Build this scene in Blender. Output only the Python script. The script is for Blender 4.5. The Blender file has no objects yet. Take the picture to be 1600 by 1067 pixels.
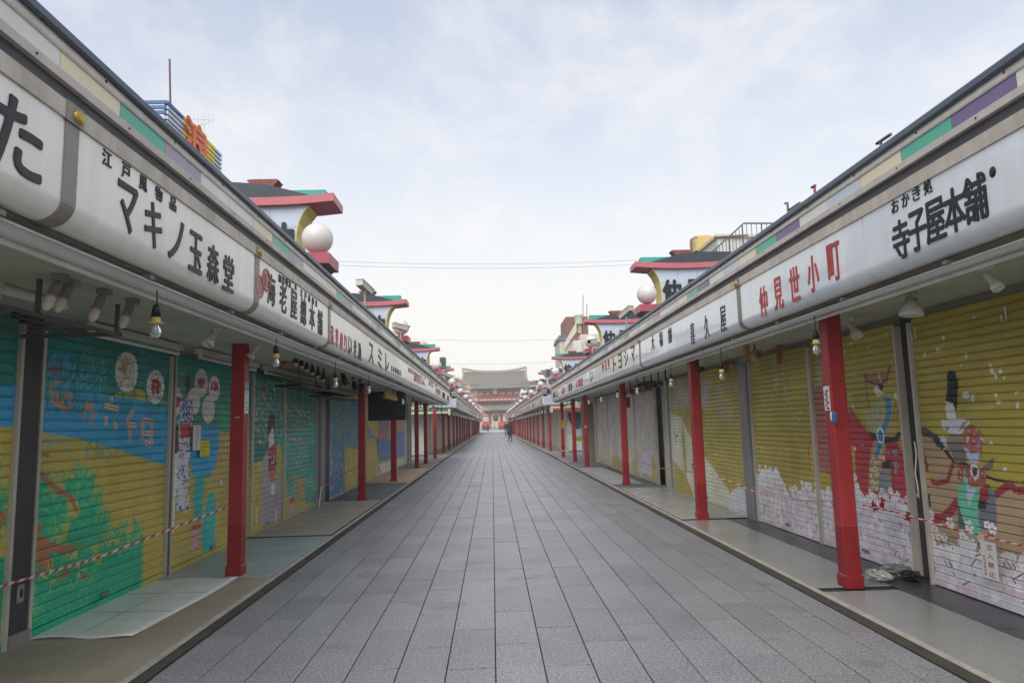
import bpy, bmesh, math, random
import numpy as np
from mathutils import Vector, Matrix
R = math.radians
PI = math.pi
scn = bpy.context.scene
col = scn.collection
rnd = random.Random(7)

# ------------------------------------------------------------------ camera
F = 1067.0
HAZE = 0.0010
EYE = 1.3
PITCH, YAW, ROLL = 0.1204815, 0.0316414, -0.0260697
_f = Vector((math.sin(YAW)*math.cos(PITCH), math.cos(YAW)*math.cos(PITCH), math.sin(PITCH)))
_r0 = Vector((math.cos(YAW), -math.sin(YAW), 0)); _u0 = _r0.cross(_f)
_r = _r0*math.cos(ROLL) + _u0*math.sin(ROLL); _u = -_r0*math.sin(ROLL) + _u0*math.cos(ROLL)
cam = bpy.data.cameras.new('camera'); co = bpy.data.objects.new('camera', cam); col.objects.link(co)
cam.lens = F/1600*36; cam.sensor_width = 36; cam.clip_end = 3000; cam.clip_start = 0.05
m = Matrix.Identity(4)
for i in range(3):
    m[i][0] = _r[i]; m[i][1] = _u[i]; m[i][2] = -_f[i]
m[2][3] = EYE
co.matrix_world = m
scn.camera = co
scn.cycles.max_bounces = 14; scn.cycles.diffuse_bounces = 8; scn.cycles.glossy_bounces = 4; scn.cycles.volume_bounces = 1

# ------------------------------------------------------------------ world, sun, exposure
SUN_EL, SUN_AZ = R(48), R(195)
w = bpy.data.worlds.new('World'); scn.world = w; w.use_nodes = True
nt = w.node_tree; nt.nodes.clear()
def N(t, kind, **kw):
    n = t.nodes.new(kind)
    for k, v in kw.items():
        if k.startswith('i_'):
            n.inputs[int(k[2:]) if k[2:].isdigit() else k[2:].replace('_', ' ')].default_value = v
        else: setattr(n, k, v)
    return n
sky = N(nt, 'ShaderNodeTexSky', sky_type='NISHITA', sun_disc=False, sun_elevation=SUN_EL, sun_rotation=SUN_AZ,
        air_density=1.0, dust_density=2.5, ozone_density=1.6)
tc = N(nt, 'ShaderNodeTexCoord')
sep = N(nt, 'ShaderNodeSeparateXYZ'); nt.links.new(tc.outputs['Generated'], sep.inputs[0])
# thin high cloud: planar projection of the direction
add = N(nt, 'ShaderNodeMath', operation='ADD', i_1=0.42); nt.links.new(sep.outputs[2], add.inputs[0])
dx = N(nt, 'ShaderNodeMath', operation='DIVIDE'); nt.links.new(sep.outputs[0], dx.inputs[0]); nt.links.new(add.outputs[0], dx.inputs[1])
dy = N(nt, 'ShaderNodeMath', operation='DIVIDE'); nt.links.new(sep.outputs[1], dy.inputs[0]); nt.links.new(add.outputs[0], dy.inputs[1])
cmb = N(nt, 'ShaderNodeCombineXYZ'); nt.links.new(dx.outputs[0], cmb.inputs[0]); nt.links.new(dy.outputs[0], cmb.inputs[1])
mp = N(nt, 'ShaderNodeMapping'); mp.inputs['Scale'].default_value = (1.9, 1.7, 1); mp.inputs['Location'].default_value = (0.55, 0.9, 0)
mp.inputs['Rotation'].default_value = (0, 0, R(-20))
nt.links.new(cmb.outputs[0], mp.inputs[0])
nz = N(nt, 'ShaderNodeTexNoise', i_Scale=2.0, i_Detail=11.0, i_Roughness=0.64, i_Distortion=0.25); nt.links.new(mp.outputs[0], nz.inputs['Vector'])
rmp = N(nt, 'ShaderNodeValToRGB'); rmp.color_ramp.elements[0].position = 0.44; rmp.color_ramp.elements[1].position = 0.70
nt.links.new(nz.outputs[0], rmp.inputs[0])
cl = N(nt, 'ShaderNodeMath', operation='MULTIPLY', i_1=0.66); nt.links.new(rmp.outputs[0], cl.inputs[0])
# whitening towards the horizon (haze)
hz = N(nt, 'ShaderNodeMapRange', interpolation_type='SMOOTHSTEP'); nt.links.new(sep.outputs[2], hz.inputs[0])
hz.inputs[1].default_value = -0.02; hz.inputs[2].default_value = 0.62; hz.inputs[3].default_value = 1.0; hz.inputs[4].default_value = 0.36
mx1 = N(nt, 'ShaderNodeMixRGB'); mx1.inputs[2].default_value = (4.0, 3.84, 3.55, 1)
nt.links.new(hz.outputs[0], mx1.inputs[0]); nt.links.new(sky.outputs[0], mx1.inputs[1])
mx2 = N(nt, 'ShaderNodeMixRGB'); mx2.inputs[2].default_value = (3.9, 3.86, 3.78, 1)
nt.links.new(cl.outputs[0], mx2.inputs[0]); nt.links.new(mx1.outputs[0], mx2.inputs[1])
bg = N(nt, 'ShaderNodeBackground', i_Strength=0.15); nt.links.new(mx2.outputs[0], bg.inputs[0])
out = N(nt, 'ShaderNodeOutputWorld'); nt.links.new(bg.outputs[0], out.inputs[0])
sl = bpy.data.lights.new('sun', 'SUN'); sl.energy = 1.3; sl.angle = R(60); sl.color = (1, 0.965, 0.92)
so = bpy.data.objects.new('sun', sl); col.objects.link(so)
# sky sun_rotation: angle from +Y clockwise
sd = Vector((math.sin(SUN_AZ)*math.cos(SUN_EL), math.cos(SUN_AZ)*math.cos(SUN_EL), math.sin(SUN_EL)))
so.rotation_euler = sd.to_track_quat('Z', 'Y').to_euler()
scn.view_settings.view_transform = 'Standard'; scn.view_settings.look = 'None'
scn.view_settings.gamma = 1; scn.view_settings.exposure = 0.79; scn.view_settings.use_curve_mapping = False

# ------------------------------------------------------------------ measuring helpers: photograph pixel -> point on a plane of the place
def ray(x, y): return _f + _r*((x-800)/F) + _u*((533.5-y)/F)
def PX(x, y, X): d = ray(x, y); t = X/d.x; return Vector((X, d.y*t, EYE+d.z*t))
def PY(x, y, Y): d = ray(x, y); t = Y/d.y; return Vector((d.x*t, Y, EYE+d.z*t))
def PZ(x, y, Z): d = ray(x, y); t = (Z-EYE)/d.z; return Vector((d.x*t, d.y*t, Z))

# ------------------------------------------------------------------ materials
def srgb(c):
    if isinstance(c, str):
        c = c.lstrip('#'); c = tuple(int(c[i:i+2], 16)/255 for i in (0, 2, 4))
    return tuple(((v+0.055)/1.055)**2.4 if v > 0.04045 else v/12.92 for v in c)
MATS = {}
def M(name, c, rough=0.55, metal=0.0, var=0.12, vs=3.0, fine=0.0, fs=120.0, bump=0.0, bs=60.0, rand=0.0, trans=0, ior=1.45, streak=0.0, coat=0.0, dirt=None):
    if name in MATS: return MATS[name]
    c = srgb(c)
    m = bpy.data.materials.new(name); m.use_nodes = True; t = m.node_tree
    b = t.nodes['Principled BSDF']
    b.inputs['Base Color'].default_value = (*c, 1); b.inputs['Roughness'].default_value = rough; b.inputs['Metallic'].default_value = metal
    b.inputs['Transmission Weight'].default_value = trans; b.inputs['IOR'].default_value = ior
    b.inputs['Coat Weight'].default_value = coat
    g = N(t, 'ShaderNodeNewGeometry')
    cur = None
    def mul(fac_socket, lo, hi, cur):
        mr = N(t, 'ShaderNodeMapRange'); t.links.new(fac_socket, mr.inputs[0])
        mr.inputs[1].default_value = 0.3; mr.inputs[2].default_value = 0.7; mr.inputs[3].default_value = lo; mr.inputs[4].default_value = hi
        v = N(t, 'ShaderNodeVectorMath', operation='SCALE'); t.links.new(mr.outputs[0], v.inputs['Scale'])
        if cur is None: v.inputs[0].default_value = c
        else: t.links.new(cur, v.inputs[0])
        return v.outputs[0]
    if var:
        n1 = N(t, 'ShaderNodeTexNoise', i_Scale=vs, i_Detail=5.0, i_Roughness=0.6); t.links.new(g.outputs['Position'], n1.inputs['Vector'])
        cur = mul(n1.outputs[0], 1-var, 1+var, cur)
        rr = N(t, 'ShaderNodeMapRange'); t.links.new(n1.outputs[0], rr.inputs[0]); rr.inputs[3].default_value = min(1, rough*1.25); rr.inputs[4].default_value = rough*0.75
        t.links.new(rr.outputs[0], b.inputs['Roughness'])
    if streak:
        mpn = N(t, 'ShaderNodeMapping'); mpn.inputs['Scale'].default_value = (14, 14, 0.7); t.links.new(g.outputs['Position'], mpn.inputs[0])
        n3 = N(t, 'ShaderNodeTexNoise', i_Scale=1.0, i_Detail=4.0); t.links.new(mpn.outputs[0], n3.inputs['Vector'])
        cur = mul(n3.outputs[0], 1-streak, 1+streak*0.5, cur)
    if fine:
        n2 = N(t, 'ShaderNodeTexNoise', i_Scale=fs, i_Detail=2.0, i_Roughness=0.7); t.links.new(g.outputs['Position'], n2.inputs['Vector'])
        cur = mul(n2.outputs[0], 1-fine, 1+fine, cur)
    if rand:
        oi = N(t, 'ShaderNodeObjectInfo')
        mr = N(t, 'ShaderNodeMapRange'); t.links.new(oi.outputs['Random'], mr.inputs[0]); mr.inputs[3].default_value = 1-rand; mr.inputs[4].default_value = 1+rand
        v = N(t, 'ShaderNodeVectorMath', operation='SCALE'); t.links.new(mr.outputs[0], v.inputs['Scale'])
        if cur is None: v.inputs[0].default_value = c
        else: t.links.new(cur, v.inputs[0])
        cur = v.outputs[0]
    if dirt:
        dc, sc, th = dirt
        n4 = N(t, 'ShaderNodeTexNoise', i_Scale=sc, i_Detail=8.0, i_Roughness=0.7); t.links.new(g.outputs['Position'], n4.inputs['Vector'])
        mr = N(t, 'ShaderNodeMapRange'); t.links.new(n4.outputs[0], mr.inputs[0]); mr.inputs[1].default_value = th; mr.inputs[2].default_value = th+0.12
        mr.inputs[4].default_value = 0.85
        mix = N(t, 'ShaderNodeMixRGB'); t.links.new(mr.outputs[0], mix.inputs[0]); mix.inputs[2].default_value = (*srgb(dc), 1)
        if cur is None: mix.inputs[1].default_value = (*c, 1)
        else: t.links.new(cur, mix.inputs[1])
        cur = mix.outputs[0]
    if cur is not None: t.links.new(cur, b.inputs['Base Color'])
    if bump:
        n5 = N(t, 'ShaderNodeTexNoise', i_Scale=bs, i_Detail=4.0); t.links.new(g.outputs['Position'], n5.inputs['Vector'])
        bn = N(t, 'ShaderNodeBump', i_Strength=bump, i_Distance=0.01); t.links.new(n5.outputs[0], bn.inputs['Height']); t.links.new(bn.outputs[0], b.inputs['Normal'])
    MATS[name] = m
    return m

granite = M('grey granite', '#828487', 0.36, var=0.13, vs=1.3, fine=0.55, fs=62, rand=0.10, bump=0.25, bs=220, dirt=('#666664', 1.3, 0.56))
granite_far = M('grey granite further on', '#828487', 0.38, var=0.18, vs=1.9, fine=0.3, fs=60, bump=0.1, bs=200)
joint = M('dark paving joint', '#2c2d2e', 0.9)
red = M('red painted steel', '#9b3035', 0.42, var=0.12, vs=2.5, bump=0.12, bs=90, streak=0.14, dirt=('#b0575a', 30, 0.62))
reddark = M('dark red paint on the foot', '#8a2126', 0.45, var=0.09, vs=3, bump=0.1, streak=0.14)
signwhite = M('cream white sign plastic', '#ebe8e2', 0.22, var=0.06, vs=1.2, bump=0.03, bs=3, streak=0.07, coat=0.3)
signtint = M('white sign plastic with bluish reflection tint', '#dde4e8', 0.14, var=0.05, vs=1.2, bump=0.08, bs=4, streak=0.06, coat=0.5)  # bluish reflection seen on the right-hand signs is put into the base colour
bronze = M('brown grey metal strip', '#85807a', 0.45, metal=0.2, var=0.08)
lipm = M('weathered beige metal lip', '#b9b1a5', 0.5, var=0.15, vs=5, streak=0.15)
bandm = M('dark grey recessed band', '#4c4d51', 0.6, var=0.1)
ledgem = M('taupe metal ledge', '#bfb7b0', 0.5, var=0.1, streak=0.1)
greym = M('pale grey fascia', '#cdc7c1', 0.5, var=0.08, streak=0.12)
navy = M('slate blue gutter', '#4b5562', 0.42, var=0.12, vs=2)
brassm = M('brass', '#b89a4a', 0.4, metal=0.7, var=0.2, vs=40)
pwhite = M('white enamel panel', '#dcdcd6', 0.35, var=0.04)
pcream = M('cream enamel panel', '#dfd6b8', 0.35, var=0.05)
pgreen = M('sea green enamel panel', '#58b39b', 0.35, var=0.05)
ppurple = M('purple enamel panel', '#75698f', 0.35, var=0.05)
ppale = M('pale blue enamel panel', '#c3ced6', 0.35, var=0.04)
plilac = M('faded lilac enamel panel', '#a399ae', 0.35, var=0.05)
pmint = M('faded mint enamel panel', '#9cc9ae', 0.35, var=0.06)
soffitm = M('grey green ceiling boards', '#aeb1a4', 0.6, var=0.12, vs=2, streak=0.05)
headerm = M('taupe shutter housing', '#b0aba2', 0.55, var=0.12, vs=2, dirt=('#6a5f50', 5, 0.68))
creamrail = M('cream shutter guide rail', '#b9b4a8', 0.4, var=0.1, streak=0.15)
darkpost = M('charcoal painted post', '#3c3d40', 0.45, var=0.15, vs=4, streak=0.2)
greypost = M('grey steel post', '#8f9196', 0.4, metal=0.3, var=0.1, streak=0.12)
brownpost = M('brown steel post', '#6f5a4c', 0.5, var=0.15)
black = M('black plastic', '#17181a', 0.4, var=0.1)
inkblack = M('black sign lettering', '#171b20', 0.45, var=0.05)
inkred = M('red sign lettering', '#a52a2e', 0.35, var=0.08)
whitepl = M('white plastic', '#cdcbc2', 0.4, var=0.08)
greypl = M('grey lamp housing', '#85827d', 0.5, var=0.12)
yellowc = M('yellow lamp collar', '#c9b26a', 0.5, var=0.1)
alum = M('brushed aluminium rail', '#c6c8c8', 0.35, metal=0.3, var=0.1)
woodm = M('brown wood board', '#a8794a', 0.6, var=0.2, vs=8)
glassm = M('clear bulb glass', '#e8ecec', 0.05, var=0, trans=0.85, ior=1.3)
opal = M('white opal glass globe', '#cfcac6', 0.25, var=0.05, vs=4, dirt=('#b9b0a8', 3, 0.62))
pink = M('pink red roof slab', '#b4656c', 0.4, var=0.08, vs=3)
pinkd = M('deep pink bracket', '#a34b59', 0.4, var=0.1)
teal = M('teal roof edge', '#2f9d8e', 0.4, var=0.08)
roofdark = M('dark slate roof sheet', '#333d46', 0.45, var=0.15)
tilewhite = M('pale blue white sign tile', '#b4bfd0', 0.4, var=0.06, vs=6)
yellowp = M('gold yellow paint', '#c3b456', 0.45, var=0.12, vs=5)
concrete = M('weathered concrete', '#8d8a80', 0.8, var=0.2, vs=2.5, fine=0.15, fs=60)
stoneb = M('brown polished granite', '#988d7e', 0.42, var=0.14, vs=2, fine=0.4, fs=150)
stonedark = M('dark wet stone threshold', '#47474a', 0.3, var=0.25, vs=3, fine=0.15)
stoneg = M('pale grey granite floor', '#8f908c', 0.22, var=0.10, vs=1.5, fine=0.28, fs=150)
sheetm = M('pale green floor sheet', '#d3d8d0', 0.4, var=0.08, vs=3.5, dirt=('#b2b4ac', 4, 0.6))
tealfloor = M('blue green floor sheet', '#94a5a4', 0.38, var=0.14, vs=2.2, fine=0.1)
tanfloor = M('tan floor mat', '#c4aa90', 0.7, var=0.14, vs=2)
matfloor = M('dark ribbed mat', '#6d7173', 0.7, var=0.15, fine=0.2)
gratem = M('steel drain grate', '#56554f', 0.5, metal=0.3, var=0.2, vs=6)
cream_edge = M('pale concrete kerb edge', '#a5a196', 0.7, var=0.2, vs=5, fine=0.1)
paper = M('white paper', '#d8d8d4', 0.7, var=0.03)
yelpaper = M('yellow paper', '#e0d82a', 0.7, var=0.03)
ropew = M('white rope strand', '#d6cfc8', 0.7); roper = M('red rope strand', '#c4362e', 0.6); ropep = M('faded pink rope', '#c79a96', 0.7)

# ------------------------------------------------------------------ mesh helpers
class MB:
    def __init__(s, o=(0, 0, 0)): s.v = []; s.f = []; s.mi = []; s.o = Vector(o); s.m = 0; s.sm = []
    def add(s, vs, fs, smooth=False):
        n = len(s.v); s.v += [tuple(Vector(v)-s.o) for v in vs]
        for f in fs: s.f.append([n+i for i in f]); s.mi.append(s.m); s.sm.append(smooth)
        return s
    def box(s, x0, x1, y0, y1, z0, z1):
        x0, x1 = min(x0, x1), max(x0, x1); y0, y1 = min(y0, y1), max(y0, y1); z0, z1 = min(z0, z1), max(z0, z1)
        return s.add([(x0,y0,z0),(x1,y0,z0),(x1,y1,z0),(x0,y1,z0),(x0,y0,z1),(x1,y0,z1),(x1,y1,z1),(x0,y1,z1)],
                     [(0,3,2,1),(4,5,6,7),(0,1,5,4),(1,2,6,5),(2,3,7,6),(3,0,4,7)])
    def bbox(s, x0, x1, y0, y1, z0, z1, b=0.01):
        # box with chamfered vertical edges and top
        x0, x1 = min(x0, x1), max(x0, x1); y0, y1 = min(y0, y1), max(y0, y1)
        def ring(i, z): return [(x0+b+i,y0+i,z),(x1-b-i,y0+i,z),(x1-i,y0+b+i,z),(x1-i,y1-b-i,z),(x1-b-i,y1-i,z),(x0+b+i,y1-i,z),(x0+i,y1-b-i,z),(x0+i,y0+b+i,z)]
        vs = ring(0, z0)+ring(0, z1-b)+ring(b*0.9, z1); fs = [tuple(range(7, -1, -1)), tuple(range(16, 24))]
        for k in (0, 8):
            for i in range(8): j = (i+1) % 8; fs.append((k+i, k+j, k+8+j, k+8+i))
        return s.add(vs, fs)
    def slab(s, x0, x1, y0, y1, z0, z1, c=0.003):
        vs = [(x0,y0,z0),(x1,y0,z0),(x1,y1,z0),(x0,y1,z0),(x0,y0,z1-c),(x1,y0,z1-c),(x1,y1,z1-c),(x0,y1,z1-c),
              (x0+c,y0+c,z1),(x1-c,y0+c,z1),(x1-c,y1-c,z1),(x0+c,y1-c,z1)]
        return s.add(vs, [(0,1,5,4),(1,2,6,5),(2,3,7,6),(3,0,4,7),(4,5,9,8),(5,6,10,9),(6,7,11,10),(7,4,8,11),(8,9,10,11)])
    def prismY(s, prof, y0, y1, smooth=False, cap=True):
        # prof: closed list of (x,z), extruded along Y
        n = len(prof); vs = [(x, y0, z) for x, z in prof]+[(x, y1, z) for x, z in prof]
        a = sum(prof[i][0]*prof[(i+1) % n][1]-prof[(i+1) % n][0]*prof[i][1] for i in range(n))
        fs = []
        for i in range(n):
            j = (i+1) % n; fs.append((i, j, n+j, n+i) if a > 0 else (j, i, n+i, n+j))
        if cap: fs += [tuple(range(n))[::-1] if a < 0 else tuple(range(n)), tuple(range(n, 2*n)) if a < 0 else tuple(range(n, 2*n))[::-1]]
        return s.add(vs, fs, smooth)
    def prismX(s, prof, x0, x1):
        n = len(prof); vs = [(x0, y, z) for y, z in prof]+[(x1, y, z) for y, z in prof]
        return s.add(vs, [(i, (i+1) % n, n+(i+1) % n, n+i) for i in range(n)]+[tuple(range(n))[::-1], tuple(range(n, 2*n))])
    def tube(s, pts, r, n=8, smooth=True, cap=True):
        pts = [Vector(p) for p in pts]; rs = r if isinstance(r, (list, tuple)) else [r]*len(pts)
        vs = []; fs = []
        for i, p in enumerate(pts):
            d = (pts[min(i+1, len(pts)-1)]-pts[max(i-1, 0)]).normalized()
            a = Vector((0, 0, 1)) if abs(d.z) < 0.9 else Vector((0, 1, 0))
            u = d.cross(a).normalized(); v = d.cross(u)
            for k in range(n):
                t = 2*PI*k/n; vs.append(p+(u*math.cos(t)+v*math.sin(t))*rs[i])
        for i in range(len(pts)-1):
            for k in range(n): j = (k+1) % n; fs.append((i*n+k, i*n+j, (i+1)*n+j, (i+1)*n+k))
        s.add(vs, fs, smooth)
        if cap: s.add(vs[:n], [tuple(range(n))]); s.add(vs[-n:], [tuple(range(n))[::-1]])
        return s
    def lathe(s, prof, c=(0, 0, 0), axis=(0, 0, 1), n=16, smooth=True):
        # prof: (radius, height) along axis from c
        ax = Vector(axis).normalized(); a = Vector((1, 0, 0)) if abs(ax.x) < 0.9 else Vector((0, 1, 0))
        u = ax.cross(a).normalized(); v = ax.cross(u); c = Vector(c); vs = []; fs = []
        for r, h in prof:
            for k in range(n): t = 2*PI*k/n; vs.append(c+ax*h+(u*math.cos(t)+v*math.sin(t))*r)
        for i in range(len(prof)-1):
            for k in range(n): j = (k+1) % n; fs.append((i*n+k, i*n+j, (i+1)*n+j, (i+1)*n+k))
        return s.add(vs, fs, smooth)
    def sphere(s, c, r, n=24, sc=(1, 1, 1)):
        k = n//2
        c = Vector(c); vs = []; fs = []
        for i in range(k+1):
            th = PI*i/k
            for j in range(n):
                t = 2*PI*j/n; vs.append(c+Vector((math.sin(th)*math.cos(t)*r*sc[0], math.sin(th)*math.sin(t)*r*sc[1], math.cos(th)*r*sc[2])))
        for i in range(k):
            for j in range(n): q = (j+1) % n; fs.append((i*n+j, (i+1)*n+j, (i+1)*n+q, i*n+q))
        return s.add(vs, fs, True)
    def mesh(s, name, mats):
        me = bpy.data.meshes.new(name); me.from_pydata(s.v, [], s.f)
        for m in (mats if isinstance(mats, (list, tuple)) else [mats]):
            if m: me.materials.append(m)
        me.polygons.foreach_set('material_index', s.mi); me.polygons.foreach_set('use_smooth', s.sm); me.update()
        return me
    def build(s, name, mats, parent=None, **kw):
        return mobj(name, s.mesh(name, mats), parent, **kw)
def tag(o, label=None, cat=None, group=None, kind=None):
    if label: o['label'] = label
    if cat: o['category'] = cat
    if group: o['group'] = group
    if kind: o['kind'] = kind
    return o
def mobj(name, me, parent=None, loc=None, **kw):
    o = bpy.data.objects.new(name, me); col.objects.link(o)
    if parent is not None:
        o.parent = parent
        o.location = loc if loc is not None else -(parent.location + (parent.parent.location if parent.parent else Vector()))
    elif loc is not None: o.location = loc
    return tag(o, **kw)
def root(name, loc, label, cat, group=None, kind=None):
    o = bpy.data.objects.new(name, None); col.objects.link(o); o.location = loc; o.empty_display_size = 0.1
    return tag(o, label, cat, group, kind)
def lobj(name, me, parent, loc=(0, 0, 0), **kw): return mobj(name, me, parent, loc=loc, **kw)
def copy_tree(o, loc=None, parent=None, label=None):
    c = o.copy(); col.objects.link(c)
    if parent: c.parent = parent
    if loc is not None: c.location = loc
    if label: c['label'] = label
    for ch in kids.get(o.name, []): copy_tree(ch, None, c)
    return c
kids = {}
def reg(o):
    kids.clear()
    for x in bpy.data.objects:
        if x.parent: kids.setdefault(x.parent.name, []).append(x)
ORD = ['first','second','third','fourth','fifth','sixth','seventh','eighth','ninth','tenth','eleventh','twelfth','thirteenth','fourteenth','fifteenth','sixteenth','seventeenth','eighteenth','nineteenth']
def ordn(i):
    if i < 19: return ORD[i]
    t = (i+1)//10; u = (i+1) % 10
    tens = {2: ('twentieth', 'twenty'), 3: ('thirtieth', 'thirty'), 4: ('fortieth', 'forty'), 5: ('fiftieth', 'fifty')}[t]
    return tens[0] if u == 0 else tens[1]+'-'+ORD[u-1]

# ------------------------------------------------------------------ lettering: glyph outlines of the built-in font as meshes
GL = {}
def glyph(ch, bold=0.0):
    k = (ch, bold)
    if k in GL: return GL[k]
    cu = bpy.data.curves.new('glyph', 'FONT'); cu.body = ch; cu.size = 1; cu.offset = bold; cu.resolution_u = 3
    o = bpy.data.objects.new('glyph', cu); col.objects.link(o)
    dg = bpy.context.evaluated_depsgraph_get(); me = bpy.data.meshes.new_from_object(o.evaluated_get(dg))
    v = np.array([tuple(x.co) for x in me.vertices]) if len(me.vertices) else np.zeros((0, 3)); f = [tuple(p.vertices) for p in me.polygons]
    if len(v):
        lo, hi = v.min(0), v.max(0); c = (lo+hi)/2; v = v-c
        GL[k] = (v, f, max(hi[0]-lo[0], 1e-3), max(hi[1]-lo[1], 1e-3), c[1])
    else: GL[k] = (v, f, 1, 1, 0)
    bpy.data.objects.remove(o); bpy.data.curves.remove(cu); bpy.data.meshes.remove(me)
    return GL[k]
def put_glyph(mb, ch, org, ux, uy, w, h, t=0.006, bold=0.012, slant=0.0, fit=True):
    """glyph centred on org; ux, uy: right and up in the sign plane; t: thickness standing proud"""
    if bold > 0 and fit:
        e = bold*min(w, h)*.8
        for k_, (a_, b_) in enumerate(((0, 0), (e, 0), (-e, 0), (0, e), (0, -e), (e*.7, e*.7), (-e*.7, -e*.7), (e*.7, -e*.7), (-e*.7, e*.7))):
            put_glyph(mb, ch, Vector(org)+Vector(ux)*a_+Vector(uy)*b_, ux, uy, w-2*e, h-2*e, t-.00022*k_*min(1, t/.004), 0, slant, True)
        return
    v, f, gw, gh, cy = glyph(ch, 0)
    if not len(v): return
    ux, uy = Vector(ux), Vector(uy); nrm = ux.cross(uy).normalized(); org = Vector(org)
    if fit: sx, sy, oy = w/gw, h/gh, 0
    else: sx = sy = h; oy = (cy-0.36)*h
    front = [org+ux*(p[0]*sx+p[1]*sy*slant)+uy*(p[1]*sy+oy)+nrm*t for p in v]
    n = len(front); mb.add(front, f)
    if t > 0.002:
        ed = {}
        for q in f:
            for a, b in zip(q, q[1:]+q[:1]): ed[(a, b)] = 1
        bnd = [(a, b) for a, b in ed if (b, a) not in ed]
        idx = sorted({i for e in bnd for i in e}); mp_ = {i: k for k, i in enumerate(idx)}
        vs = [front[i] for i in idx]+[front[i]-nrm*t for i in idx]; L_ = len(idx)
        mb.add(vs, [(mp_[b], mp_[a], L_+mp_[a], L_+mp_[b]) for a, b in bnd])
def stroke_chars(parent, text, pts, w, h, side, X, mat, bold=0.014, t=0.008, slant=0, each=True, name='character'):
    """letters on the street face of a sign; side -1 left wall (reads towards +Y), +1 right wall (reads towards -Y)"""
    ux = (0, 1, 0) if side < 0 else (0, -1, 0)
    if not each: mb = MB()
    for ch, (y, z) in zip(text, pts):
        if each: mb = MB()
        put_glyph(mb, ch, (X, y, z), ux, (0, 0, 1), w, h, t, bold, slant)
        if each: mb.build(name, mat, parent)
    if not each: mb.build(name+'s' if not name.endswith('s') else name, mat, parent)

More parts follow.
